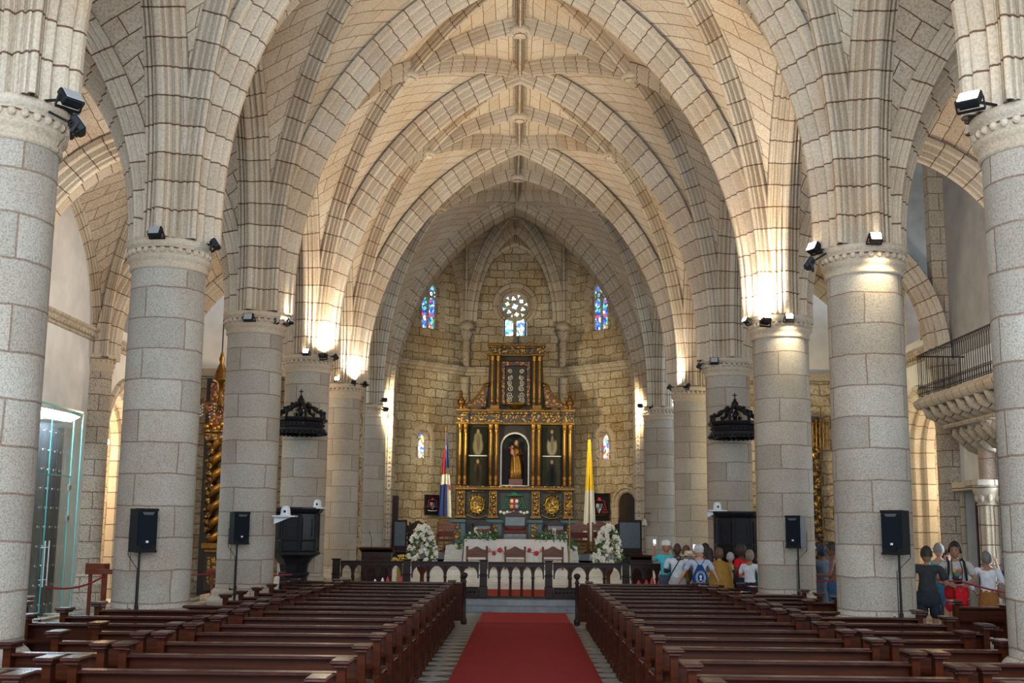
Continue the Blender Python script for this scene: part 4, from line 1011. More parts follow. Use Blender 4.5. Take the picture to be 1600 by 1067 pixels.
def rcol(px, yt, yb, r):
    zt, zb = rz_(yt), rz_(yb); h = zt-zb; x = rx(px); y = -.16
    c = MB(); c.lathe([(r*.9, zb), (r*1.25, zb+h*.01), (r*1.25, zb+h*.03), (r*.9, zb+h*.04), (r*1.15, zb+h*.08), (r*1.2, zb+h*.13), (r*.85, zb+h*.17), (r, zb+h*.18), (r, zb+h*.5)], (x, y, 0), 12); o = c.build('column', M_GOLDDK, ret)
    s = MB(); n = 16; pr = [(r*(1.0 if k % 2 else .86)) for k in range(n)]
    vs = [(x+pr[k]*cos(2*pi*k/n), y+pr[k]*sin(2*pi*k/n), z) for z in (zb+h*.5, zb+h*.86) for k in range(n)]; s.add(vs, [(k, (k+1) % n, n+(k+1) % n, n+k) for k in range(n)]); s.build('fluted_shaft', M_GOLD, o)
    k_ = MB(); k_.lathe([(r*.9, zb+h*.86), (r*1.1, zb+h*.87), (r*.9, zb+h*.885), (r*1.1, zb+h*.92), (r*1.5, zb+h*.98), (r*1.5, zt)], (x, y, 0), 10)
    for q in range(8): a = q*pi/4; k_.ball((x+r*1.15*cos(a), y+r*1.15*sin(a), zb+h*.93), r*.32, 5, 4)
    k_.build('capital', M_GOLD, o)
for px in (719.7, 728.3, 767, 776, 832.8, 841.6, 881, 889.8): rcol(px, 664, 759.5, .082)
for px in (768.5, 777.5, 833.5, 842): rcol(px, 557.5, 634, .072)
for a, b in ((766, 780), (831, 845)): rbox('column_pedestal', M_GOLDDK, a, b, 634, 641, -.3, .1)
# upper relief panel
rbox('relief_panel', M_RETDK, 789, 821, 572, 630, .04, .15)
m = MB(); m.slab([(rx(783), rz_(632)), (rx(827), rz_(632)), (rx(827), rz_(565)), (rx(783), rz_(565))], [[(rx(788), rz_(629)), (rx(822), rz_(629)), (rx(822), rz_(571)), (rx(788), rz_(571))]], (0, .0, 0), X_, Z_, Y_, .15); m.build('relief_frame', M_GILTR, ret)
m = MB()
def spiral(cx_, cz_, r, t0, dr, n=22, turns=1.6):
    return [(cx_+dr*(r*(1-k/n*.85))*cos(t0+turns*2*pi*k/n), .03, cz_+(r*(1-k/n*.85))*sin(t0+turns*2*pi*k/n)) for k in range(n+1)]
for s in (-1, 1):
    for py, r, t0 in ((580, .10, 0), (590, .11, 2), (598, .11, 4), (607, .13, 1), (617, .14, 3.4), (625, .12, 5)): m.tube(spiral(rx(805+s*9), rz_(py), r, t0, s), .02, 5)
m.build('silver_scrollwork', M_SILVER, ret)
m = MB(); m.lathe([(.45, .0), (.47, -.03), (.4, -.08), (.2, -.2), (.06, -.26), (0, -.28)], (rx(805), -.0, rz_(630)), 16, ey=.5); m.build('bracket_bowl', M_GOLDDK, ret)
# side volutes
for s in (-1, 1):
    q = [(46, 636), (46, 600), (50, 605), (55, 614), (62, 622), (70, 629), (80, 634), (86, 637)]
    pts = [(rx(805+s*a), rz_(b)) for a, b in q]; m = MB(); m.prism(pts if s > 0 else pts, (0, -.05, 0), X_, Z_, Y_, .18); m.build('volute_wing', M_GILTR, ret)
    m = MB(); m.tube([(rx(805+s*a), -.06, rz_(b)) for a, b in q[1:]], .05, 6); m.ball((rx(805+s*44.5), -.06, rz_(602)), .10, 8, 6); m.build('volute_edge', M_GOLDDK, ret)
    m = MB(); x = rx(805+s*84); z = rz_(641); m.lathe([(.06, 0), (.1, .04), (.05, .12), (.16, .25), (.18, .35), (.08, .48), (.1, .52), (.04, .56), (.07, .66), (.02, .8), (0, .82)], (x, -.1, z), 12)
    for k in (-1, 1): m.tube([(x, -.1, z+.3), (x+k*.2, -.1, z+.4), (x+k*.22, -.1, z+.5), (x+k*.14, -.1, z+.52)], .025, 5)
    m.build('urn_finial', M_GOLDDK, ret)
# plinth and predella
for a, b in ((716, 730), (765, 779), (830, 844), (879, 893)):
    rbox('predella_pilaster', M_RETDK, a, b, 766, 809, -.28, .16); rbox('gilt_strip', M_GOLDDK, a+.5, b-.5, 768, 807, -.30, -.27); rbox('gilt_relief', M_GILT, a+2.2, b-2.2, 770, 805.5, -.32, -.29); rbox('cornice', M_GOLDDK, a-1.5, b+1.5, 806, 810, -.38, .1)
    m = MB(); 
    for k in range(6): m.ball((rx((a+b)/2)+(.04 if k % 2 else -.04), -.33, rz_(772+k*6)), .075, 6, 4, 1, .5, 1.1)
    m.build('carved_foliage', M_GOLD, ret)
for a, b in ((712, 764), (779, 830), (845, 897)): pass
rbox('predella_panel', M_PREDELLA, 714, 896, 766, 812, -.10, .12)
for a, b in ((706, 731), (762, 787), (823, 847), (875, 900)):
    rbox('plinth_block', M_BLUEPL, a, b, 816, 856, -.42, .1); rbox('plinth_moulding', M_BLUEPL, a-1, b+1, 812, 817, -.5, .1); c_ = (a+b)/2; rbox('gilt_relief', M_GILT, c_-5, c_+5, 819, 843, -.45, -.41)
rbox('plinth_wall', M_BLACKWOOD, 706, 900, 812, 856, -.2, .2)
m = MB(); m.box(rx(704), rx(902), -.6, .35, .9, rz_(855)); m.build('plinth_base', M_BLUEPL, ret)
# heraldic reliefs (plain gilt cartouches with hat, tassels and ribbon)
M_CART = gilt('gilt_cartouche', (.42, .26, .05), (.10, .06, .015), 14, .5)
def cartouche(px, py, mat, mat2, tass, sc=1.0, name='coat_of_arms', col=None):
    x, z = rx(px), rz_(py); m = MB()
    m.lathe([(.30*sc, 0), (.34*sc, .02), (.26*sc, .05), (.24*sc, .03), (0, .07)], (0, 0, 0), 18)
    M_ = Matrix.Translation((x, -.10, z)) @ Matrix.Rotation(pi/2, 4, 'X') @ Matrix.Diagonal((1, 1.25, 1, 1)); q = MB(); q.T = M_; q.add(m.v, m.f, None, True)
    q.T = None
    for k in range(14): a = 2*pi*k/14; q.ball((x+.33*sc*cos(a), -.14, z+.42*sc*sin(a)), .045*sc, 6, 4)
    o = q.build(name, M_CART if mat is M_GOLD else mat, ret)
    h = MB(); h.lathe([(.0, .12), (.12, .1), (.15, .02), (.36, 0), (.34, -.03), (0, -.03)], (x, -.16, z+.55*sc), 14, ey=.35); h.build('hat', mat2, o)
    for s in (-1, 1):
        g = MB(); g.tube([(x+s*.2*sc, -.15, z+.5*sc), (x+s*.45*sc, -.15, z+.45*sc), (x+s*.5*sc, -.15, z+.2*sc)], .014, 5)
        for r_ in range(4):
            for c_ in range(r_+1): g.ball((x+s*(.5*sc+(c_-r_/2)*.1), -.14, z+(.2-.16*r_)*sc), .035, 6, 4, 1, 1, 1.5)
        g.build('tassels', tass, o)
    g = MB(); g.tube([(x+s_, -.15, z-.46*sc-.08*cos(s_*5)) for s_ in [(-.42+.06*k)*sc for k in range(15)]], .035, 6); g.build('ribbon', mat, o)
GRN = plain('green_paint', (.02, .16, .08), .5)
cartouche(748, 789, M_GOLD, M_GOLD, M_GOLDDK); cartouche(862, 789, M_GOLD, M_GOLD, M_GOLDDK)
cartouche(804.5, 787, plain('red_enamel', (.22, .025, .02), .6), GRN, GRN, .62)
for dx, dz, c in ((-.1, .1, (.7, .55, .4)), (.1, .1, (.6, .6, .62)), (-.1, -.12, (.6, .2, .1)), (.1, -.12, (.2, .3, .5))):
    m = MB(); m.ball((rx(804.5)+dx, -.18, rz_(787)+dz), .08, 8, 6, 1, .4, 1.1); m.build('shield_quarter', plain('quarter_%d' % int((dx+dz)*100+50), c, .5), ret)
m = MB()
for k in range(9): m.ball((rx(804.5)-.55+k*.135, -.2, rz_(800.5)-(.04 if k % 2 else 0)), .07, 6, 4)
m.build('white_garland', plain('white_paint', (.6, .62, .64), .6), ret)
# oil paintings of robed standing figures
def fig_paint(name, robe, robe2, bgc):
    m, t, b = nt(name); L = t.links.new
    tc = N(t, 'ShaderNodeTexCoord').outputs['Generated']; sp = N(t, 'ShaderNodeSeparateXYZ'); L(tc, sp.inputs[0])
    def ell(cx_, cz_, a, b_, soft=.25):
        d = N(t, 'ShaderNodeVectorMath', operation='SUBTRACT'); L(tc, d.inputs[0]); d.inputs[1].default_value = (cx_, .5, cz_)
        s = N(t, 'ShaderNodeVectorMath', operation='MULTIPLY'); L(d.outputs[0], s.inputs[0]); s.inputs[1].default_value = (1/a, 0, 1/b_)
        l = N(t, 'ShaderNodeVectorMath', operation='LENGTH'); L(s.outputs[0], l.inputs[0]); return ramp(t, l.outputs['Value'], [(.75, (1, 1, 1)), (1.0, (0, 0, 0))])
    nz = noise(t, tc, 7, 4, .6)
    c = mixc(t, nz.outputs['Fac'], tuple(v*.4 for v in bgc), tuple(v*1.2 for v in bgc))
    c = mixc(t, ell(.5, .32, .30, .38), c, robe); c = mixc(t, ell(.5, .62, .24, .20), c, robe2); c = mixc(t, ell(.52, .42, .10, .34), c, tuple(v*.6 for v in robe)); c = mixc(t, ell(.5, .84, .085, .085), c, (.30, .19, .11))
    L(c, b.inputs['Base Color']); b.inputs['Roughness'].default_value = .75; b.inputs['Specular IOR Level'].default_value = .1; return m
PT = [(fig_paint('painting_cream_robe', (.20, .17, .10), (.17, .15, .09), (.020, .022, .012)), 733, 762, 667, 711), (fig_paint('painting_dark_robe', (.030, .024, .018), (.045, .035, .025), (.028, .028, .018)), 733, 762, 714, 759),
      (fig_paint('painting_white_robe_black_cape', (.24, .22, .15), (.02, .02, .02), (.03, .035, .025)), 847, 876, 667, 711), (fig_paint('painting_black_robe', (.015, .017, .02), (.02, .022, .028), (.04, .045, .035)), 847, 876, 714, 759)]
for mt, a, b, c, d in PT:
    rbox('painting', mt, a, b, c, d, .06, .14)
for a, b in ((733, 762), (847, 876)): rbox('painting_divider', plain_once('silver_white_frame', (.6, .6, .6), .4), a, b, 711.3, 713.3, .02, .12)

# statue standing in the niche: robed mother holding a child
st = thing('statue', 'painted robed statue of a mother holding a child in the arched niche', 'statue', (rc.x+rx(805+1), YR+.42, rz_(748)))
H = rz_(688)-rz_(748)
m = MB(); m.box(-.28, .28, -.22, .22, rz_(760)-rz_(748), 0); m.build('pedestal', M_BROWNWOOD, st)
m = MB(); k = H/1.6
prof = [(.27, 0), (.30, .05), (.29, .3), (.27, .6), (.24, .8), (.19, 1.0), (.20, 1.15), (.21, 1.25), (.14, 1.34), (.06, 1.40), (.055, 1.44)]
vs = []; n = 28
for r, z in prof:
    for q in range(n):
        a = 2*pi*q/n; f = 1+.10*sin(a*7+z*3)*(1 if z < 1.0 else .3); vs.append(((r*f*cos(a)+.03*sin(z*3))*k, r*f*sin(a)*.75*k, z*k))
m.add(vs, [(i*n+q, i*n+(q+1) % n, (i+1)*n+(q+1) % n, (i+1)*n+q) for i in range(len(prof)-1) for q in range(n)], None, True)
m.build('robe', M_GOLDDK, st)
m = MB(); m.ball((.02*k, -.02, 1.52*k), .10*k, 12, 10, .85, .95, 1.15); m.build('head', plain('painted_flesh', (.40, .24, .16), .5), st)
m = MB(); m.ball((.02*k, .03*k, 1.53*k), .12*k, 10, 8, .95, .9, 1.15); m.tube([(.02*k, .05*k, 1.5*k), (.0, .12*k, 1.2*k), (.0, .16*k, .7*k)], [.10*k, .16*k, .2*k], 10); m.build('veil', plain('brown_mantle', (.16, .07, .03), .5), st)
m = MB(); m.tube([(.18*k, -.02, 1.25*k), (.24*k, -.12*k, 1.02*k), (.05*k, -.22*k, 1.02*k)], [.06*k, .055*k, .04*k], 8); m.tube([(-.16*k, -.02, 1.25*k), (-.24*k, -.12*k, 1.05*k), (-.1*k, -.24*k, 1.05*k)], [.06*k, .055*k, .04*k], 8); m.build('arms', M_GILTR, st)
m = MB(); m.tube([(-.12*k, -.2*k, 1.02*k), (-.14*k, -.2*k, 1.12*k), (-.15*k, -.2*k, 1.25*k)], [.08*k, .09*k, .06*k], 10); m.ball((-.15*k, -.2*k, 1.34*k), .07*k, 10, 8); m.tube([(-.12*k, -.2*k, 1.05*k), (-.05*k, -.28*k, .95*k)], .04*k, 6); m.tube([(-.2*k, -.2*k, 1.24*k), (-.26*k, -.26*k, 1.32*k)], .025*k, 6); m.build('child', plain('painted_child', (.35, .15, .08), .5), st)

# ------------------------------------------------------------------ altar table
M_CLOTH = plain('white_linen', (.70, .68, .66), .85, nscale=5, namt=.06)
AY = 39.0
a0 = at(727, 842, AY); a1 = at(885, 842, AY); ax, aw, azt = (a0.x+a1.x)/2, a1.x-a0.x, a0.z
t = thing('altar_table', 'long altar table hidden under an embroidered white cloth', 'table', (ax, AY, .86))
hz = azt-.86
m = MB(); m.bev(-aw/2+.1, aw/2-.1, -.45, .45, hz-.08, hz-.012, .01); m.build('table_top', M_BROWNWOOD, t)
for sx in (-1, 1):
    for sy in (-1, 1): m = MB(); m.bev(sx*(aw/2-.25)-.05, sx*(aw/2-.25)+.05, sy*.35-.05, sy*.35+.05, 0, hz-.08, .01); m.build('leg', M_BROWNWOOD, t)
c = thing('altar_cloth', 'white altar cloth embroidered with a line of red roses', 'tablecloth', (ax, AY, .86))
m = MB(); m.bev(-aw/2, aw/2, -.5, .5, hz-.01, hz+.004, .006); G = []; n = 90
for j in range(9):
    row = []
    for i in range(n+1):
        x = -aw/2-.03*j/8+(aw+.06*j/8)*i/n; zz = hz-j/8*(hz-.12); d = .035*(j/8)*sin(i*.75+sin(i*.3)*2)
        row.append(Vector((x, -.5-.03-.02*j/8+d, zz)))
    G.append(row)
m.grid(G)
for s in (-1, 1):
    G = [[Vector((s*(aw/2+.02+.09*j/6+.02*sin(i*1.1)*(j/6)), -.5+i/12, hz-(hz-.12)*j/6)) for i in range(13)] for j in range(7)]; m.grid(G)
m.build('linen', M_CLOTH, c)
def rose(cx_, cz_, r, y):
    q = MB()
    for k in range(5): a = 2*pi*k/5; q.ball((cx_+r*.5*cos(a), y, cz_+r*.5*sin(a)), r*.5, 6, 4, 1, .25, 1)
    q.ball((cx_, y-.01, cz_), r*.45, 6, 4, 1, .3, 1); return q
red_t = plain('red_thread', (.50, .03, .07), .7); pink_t = plain('pink_thread', (.55, .25, .32), .7); blue_t = plain('blue_thread', (.06, .08, .22), .7); grn_t = plain('green_thread', (.05, .14, .06), .7)
for i, px in enumerate((756, 764, 772, 781, 790, 827, 838, 847, 855)):
    q = rose(at(px, 862-(2 if i % 2 else -2), AY-.6).x-ax, at(px, 862-(2.5 if i % 2 else -2.5), AY-.6).z-.86, .075 if i % 3 else .09, -.60); q.build('embroidered_rose', red_t if i % 3 != 1 else pink_t, c)
m = MB(); m.tube([(x_, -.60, at(805, 862, AY-.6).z-.86+.03*sin(x_*8)) for x_ in [-1.2+.1*k for k in range(25)]], .008, 4); m.build('embroidered_stem', grn_t, c)
for px in (753, 805): m = MB(); xx = at(px, 868, AY-.6).x-ax; zz = at(px, 868, AY-.6).z-.86; m.tube([(xx-.15, -.61, zz), (xx-.08, -.61, zz-.05), (xx, -.61, zz+.02), (xx+.08, -.61, zz-.05), (xx+.15, -.61, zz)], .015, 4); m.build('embroidered_bow', blue_t, c)

# flowers
M_PETAL = plain('white_petals', (.72, .72, .64), .7, nscale=20, namt=.1); M_LEAF = plain('green_leaves', (.045, .12, .03), .6, nscale=8, namt=.4); M_YPETAL = plain('yellow_petals', (.65, .45, .08), .7)
def blossoms(pts, r, mat, parent, name='blossom'):
    """every blossom a small cupped flower of petals in one part per cluster"""
    for p in pts:
        m = MB(); rr = r*random.uniform(.7, 1.25)
        m.ball(p, rr*.6, 6, 4)
        for k in range(5):
            a = 2*pi*k/5+random.random(); m.ball((p[0]+rr*.55*cos(a), p[1]-rr*.2+rr*.3*sin(a*2), p[2]+rr*.55*sin(a)), rr*.5, 6, 4, 1, .7, 1)
        m.build(name, mat, parent)
def leaves(n, fn, size, parent, mat=None):
    m = MB()
    for i in range(n):
        p, d = fn(i); d = Vector(d).normalized(); s = d.cross(Vector((random.uniform(-1, 1), random.uniform(-1, 1), random.uniform(-1, 1)))).normalized(); L = size*random.uniform(.6, 1.4); p = Vector(p)
        m.add([p, p+d*L*.5+s*L*.16, p+d*L, p+d*L*.5-s*L*.16], [(0, 1, 2, 3)])
    m.build('foliage', mat or M_LEAF, parent)
def big_flowers(x, y, z, ztop, w, lab):
    t = thing('flower_arrangement', lab, 'flowers', (x, y, z)); h = ztop-z
    m = MB(); m.lathe([(.22, 0), (.26, .03), (.10, .1), (.06, .3), (.06, h*.25), (.14, h*.32), (.18, h*.40), (.16, h*.42)], n=14); m.build('stand', M_BROWNWOOD, t)
    zc_ = h*.66; pts = []
    for i in range(95):
        a = random.uniform(-pi, pi); v = i/95; rr = (w/2)*sqrt(max(0.02, 1-(v*1.0)**1.5))*.97; zz = h*.42+v*(h*.6); pts.append((rr*cos(a), rr*.8*sin(a), zz))
    blossoms(pts, .066, M_PETAL, t)
    def fn(i):
        a = random.uniform(-pi, pi); v = random.random(); rr = (w/2)*.85*sqrt(max(.02, 1-v**1.5))*random.uniform(.5, 1.1); return (rr*cos(a), rr*.8*sin(a), h*.38+v*h*.58), (cos(a), sin(a), random.uniform(-.6, .8))
    leaves(420, fn, .14, t)
fl = at(661, 822, 34.4); fr_ = at(950, 822, 34.4)
big_flowers(fl.x, 34.4, .33, fl.z, .92, 'large cone of white flowers on a stand, left of the altar')
big_flowers(fr_.x, 34.4, .33, fr_.z, .88, 'large cone of white flowers on a stand, right of the altar')
def table_flowers(px0, px1, py, lab, drop):
    p0, p1 = at(px0, py, AY-.35), at(px1, py, AY-.35); t = thing('flower_garland', lab, 'flowers', ((p0.x+p1.x)/2, AY-.35, azt)); w = p1.x-p0.x
    pts = [(random.uniform(-w*.42, w*.42), random.uniform(-.15, .1), random.uniform(.04, .24)) for _ in range(34)]; blossoms(pts, .03, M_PETAL, t)
    def fn(i):
        u = random.uniform(-1, 1); d = drop*(max(0, u if drop > 0 else -u)) ; dd = abs(drop)*max(0, (u if drop > 0 else -u)-.45)*1.8
        return (u*w*.55, random.uniform(-.2, .1), random.uniform(-.02, .22)-dd*.5), (u+random.uniform(-.4, .4), random.uniform(-.5, .2), random.uniform(-.8, .6))
    leaves(300, fn, .15, t)
table_flowers(722, 772, 840, 'white and green garland on the left end of the altar table', -.7)
table_flowers(842, 892, 840, 'white and green garland on the right end of the altar table', .7)
for px, s in ((743, 'left'), (866, 'right')):
    p = at(px, 838, AY); t = thing('pillar_candle', 'thick cream candle at the %s end of the altar table' % s, 'candle', (p.x, AY+.1, azt+.004))
    m = MB(); m.lathe([(.055, 0), (.055, .38), (.03, .37), (0, .36)], n=14); m.build('wax', plain_once('candle_wax', (.72, .66, .50), .5), t); m = MB(); m.lathe([(.075, 0), (.08, .02), (.06, .03)], n=14); m.build('dish', M_GOLDDK, t)

# ------------------------------------------------------------------ seats
def back_chair(x, y, z, w, h, lab, rz=0, seatmat=None, wd=None, face=1, name='chair', arms=True, sh=.46, group=None):
    """face=1: faces the nave (towards the camera)"""
    t = thing(name, lab, 'chair', (x, y, z), rz+(0 if face > 0 else pi), group); wd = wd or M_BROWNWOOD; seatmat = seatmat or wd
    for sx in (-1, 1):
        m = MB(); m.bev(sx*(w/2)-.025, sx*(w/2)+.025, -.48, -.43, 0, .68 if arms else sh, .006); m.build('leg', wd, t)
        m = MB(); m.bev(sx*(w/2)-.025, sx*(w/2)+.025, -.025, .025, 0, h-.1, .006); m.ball((sx*w/2, 0, h-.08), .035, 8, 6); m.build('leg', wd, t)
        if arms: m = MB(); m.bev(sx*(w/2)-.035, sx*(w/2)+.035, -.5, .0, .66, .70, .01); m.build('armrest', wd, t)
    m = MB(); m.bev(-w/2, w/2, -.48, .0, sh-.06, sh-.02, .008); m.bev(-w/2, w/2, -.46, -.42, .15, .2, .005); m.build('seat_frame', wd, t)
    m = MB(); m.bev(-w/2+.03, w/2-.03, -.46, -.02, sh-.02, sh+.04, .02); m.build('seat', seatmat, t)
    m = MB(); tp = [(-w/2+.02, h-.34), (w/2-.02, h-.34), (w/2-.02, h-.12), (w/4, h-.08), (w*.12, h-.03), (0, h), (-w*.12, h-.03), (-w/4, h-.08), (-w/2+.02, h-.12)]
    m.prism(tp, (0, -.015, 0), X_, Z_, Y_, .03); m.build('crest_rail', wd, t)
    m = MB(); m.prism(rect(-w/2+.02, w/2-.02, sh+.12, h-.40), (0, -.012, 0), X_, Z_, Y_, .024); m.build('back_panel', seatmat, t)
    return t
M_REDV = plain('red_velvet', (.07, .008, .010), .8, nscale=30, namt=.2); M_WHITEUP = plain('white_upholstery', (.55, .56, .58), .7)
for px, lab in ((745, 'left'), (805, 'middle'), (864, 'right')):
    p = at(px, 855, 37.3); back_chair(p.x, 37.3, .86, .62, p.z-.86+.03, 'low wooden armchair with its back to the nave, %s of three before the altar' % lab, seatmat=M_WHITEUP, face=-1, sh=.36)
# bishop's chair and its companions before the altarpiece
M_BLUEDK = plain('dark_wood_blue_reflection', (.02, .035, .05), .35, nscale=8, namt=.4, coat=.12)  # blue reflections on the dark wood are put into the base colour
def throne(px, Y, z, w, py, lab):
    p = at(px, py, Y); h = p.z-z; t = thing('throne', lab, 'chair', (p.x, Y, z))
    m = MB(); m.prism([(-w/2, 0), (w/2, 0), (w/2, h-.18), (w*.3, h-.1), (0, h), (-w*.3, h-.1), (-w/2, h-.18)], (0, 0, 0), X_, Z_, Y_, .06); m.build('back', M_DARKWOOD, t)
    m = MB(); m.bev(-w/2+.08, w/2-.08, -.03, 0, h*.55, h-.24, .01); m.build('back_panel', M_BLUEDK, t)
    m = MB(); m.bev(-w/2, w/2, -.6, 0, .42, .55, .02); m.bev(-w/2+.08, w/2-.08, -.05, -.01, .56, h*.52, .02); m.build('cushion', M_REDV, t)
    m = MB(); m.bev(-w/2, w/2, -.6, -.55, 0, .42, .01); m.build('front_panel', M_BLUEDK, t)
    for s in (-1, 1):
        m = MB(); m.bev(s*w/2-.05, s*w/2+.05, -.65, .02, .72, .80, .02); m.bev(s*w/2-.04, s*w/2+.04, -.62, -.54, 0, .72, .01); m.build('armrest', M_DARKWOOD, t)
    return t
throne(805, 46.6, 1.51, .95, 798, 'large carved throne with red cushion behind the altar table'); throne(754, 46.9, 1.51, .8, 812, 'dark side seat with red cushion left of the throne'); throne(868, 46.9, 1.51, .8, 812, 'dark side seat with red cushion right of the throne')
for px, py, Y, w, lab in ((653, 813, 44.2, .6, 'dark high-backed chair beside the left framed coat of arms, near flower cone'), (697, 813, 44.6, .62, 'brown armchair left of the altarpiece beside the blue flag'), (632, 818, 43.9, .6, 'dark chair at the far left of the apse near door leaf'),
                          (905, 815, 44.6, .65, 'brown armchair right of the altarpiece under the yellow flag'), (939, 814, 44.2, .62, 'brown chair under the right framed coat of arms'), (965, 818, 43.9, .6, 'dark chair before the small arched door')):
    p = at(px, py, Y); back_chair(p.x, Y, 1.22, w, p.z-1.22, lab, seatmat=M_REDV if 'arm' in lab else M_DARKWOOD, wd=M_BROWNWOOD if 'brown' in lab else M_DARKWOOD)
# lecterns
def lectern(px0, px1, py, Y, z, lab):
    a, b = at(px0, py, Y), at(px1, py, Y); w = b.x-a.x; h = a.z-z; t = thing('lectern', lab, 'lectern', ((a.x+b.x)/2, Y, z))
    m = MB(); m.bev(-w/2+.06, w/2-.06, -.2, .2, 0, h-.1, .01); m.build('body', M_DARKWOOD, t)
    m = MB(); m.T = Matrix.Translation((0, 0, h-.05)) @ Matrix.Rotation(radians(-12), 4, 'X'); m.bev(-w/2, w/2, -.28, .28, -.04, .02, .01); m.build('desk', M_PEW, t)
    m = MB(); arch_sweep(m, arch_path(w*.3, h*.3, h*.55, h*.25, 1.3, 0, 6), [(-.01, 0), (-.01, .03), (.03, .03), (.03, 0)], (0, -.2, 0), X_, -Y_); m.build('arch_moulding', M_PEW, t)
    return t
lectern(563, 616, 856, 33.6, .32, 'dark wooden lectern with pointed arch front, left behind the rail'); lectern(983, 1022, 868, 33.2, .32, 'low dark wooden lectern right behind the rail, near the man in turquoise')
t = thing('microphone', 'thin gooseneck microphone on the left lectern', 'microphone', (at(580, 856, 33.6).x, 33.6, at(580, 856, 33.6).z)); m = MB(); m.tube([(0, 0, -.02), (.01, 0, .25), (-.05, -.05, .42)], .008, 5); m.ball((-.05, -.05, .43), .02, 8, 6); m.build('stem', M_BLACK, t)
# wooden screens at both sides of the chancel
for s, px0, px1 in ((-1, 617, 634), (1, 966, 1002)):
    a, b = at(px0, 812, 42.9), at(px1, 812, 42.9)
    t = thing('choir_bench', 'dark wooden bench end with high side at the %s of the apse' % ('left' if s < 0 else 'right'), 'bench', ((a.x+b.x)/2, 42.9, .86)); w = max(.5, b.x-a.x)
    m = MB(); m.bev(-w/2, w/2, -.05, .05, 0, a.z-.86, .01); m.build('side_panel', M_DARKWOOD, t); m = MB(); m.bev(-w/2, w/2, -.5, 0, .38, .44, .01); m.build('seat', M_DARKWOOD, t)
    m = MB(); m.bev(-w/2+.05, w/2-.05, -.07, -.05, .6, a.z-.95, .008); m.build('raised_panel', M_BLUEDK, t)
# yellow flowers and red paper cones near the rail
t = thing('yellow_flowers', 'small bunch of yellow flowers behind the left part of the rail', 'flowers', (at(628, 870, 33).x, 33, .33)); hh = at(628, 868, 33).z-.33
m = MB(); m.lathe([(.12, 0), (.16, .05), (.13, hh*.7), (.17, hh*.75)], n=12); m.build('vase', plain('yellow_vase', (.45, .33, .10), .4), t); blossoms([(random.uniform(-.28, .28), random.uniform(-.12, .12), hh*random.uniform(.78, 1.0)) for _ in range(28)], .035, M_YPETAL, t)
# flags
def flag(px, pyt, pyb, Y, cols, lab, lean=0):
    p = at(px, pyt, Y); t = thing('flag', lab, 'flag', (p.x, Y, 1.22)); h = p.z-1.22
    m = MB(); m.tube([(0, 0, 0), (0, 0, h)], .022, 8); m.lathe([(.03, h), (.045, h+.04), (.02, h+.09), (.035, h+.14), (0, h+.24)], n=8); m.build('pole', M_GOLDDK, t)
    m = MB(); m.lathe([(.2, 0), (.2, .04), (.05, .1), (.035, .2)], n=14); m.build('stand_base', M_DARKWOOD, t)
    hb = at(px, pyb, Y).z-1.22; n = 14; j = 24
    for ci, (mat, u0, u1, v0, v1) in enumerate(cols):
        G = []
        for b_ in range(j+1):
            v = v0+(v1-v0)*b_/j; row = []
            for a_ in range(n+1):
                u = u0+(u1-u0)*a_/n; wd = .10+.38*min(1, v*1.1); z = h-.05-(h-.05-hb)*v
                row.append(Vector(((u-.5)*wd*2*.52+.02+lean*v, -.06+.07*sin(u*17)*min(1, v*2), z-.12*v*abs(u-.5))))
            G.append(row)
        m = MB(); m.grid(G); m.build('flag_cloth', mat, t)
FB, FR_, FW = plain('flag_blue', (.02, .045, .20), .75), plain('flag_red', (.40, .02, .05), .75), plain('flag_white', (.62, .62, .58), .75)
FY = plain('flag_yellow', (.72, .50, .02), .75)
flag(697, 674, 806, 45.4, [(FB, .5, 1, 0, .42), (FW, .42, .5, .15, .62), (FR_, 0, .42, .2, .5), (FW, 0, 1, .5, .62), (FR_, .7, 1, .62, .68), (FB, 0, .7, .62, 1), (FW, .7, 1, .62, 1)], 'furled blue, red and white flag on a pole left of the altarpiece')
flag(920, 685, 845, 45.4, [(FY, 0, 1, 0, .5), (FW, 0, 1, .5, 1)], 'furled yellow and white flag on a pole right of the altarpiece')
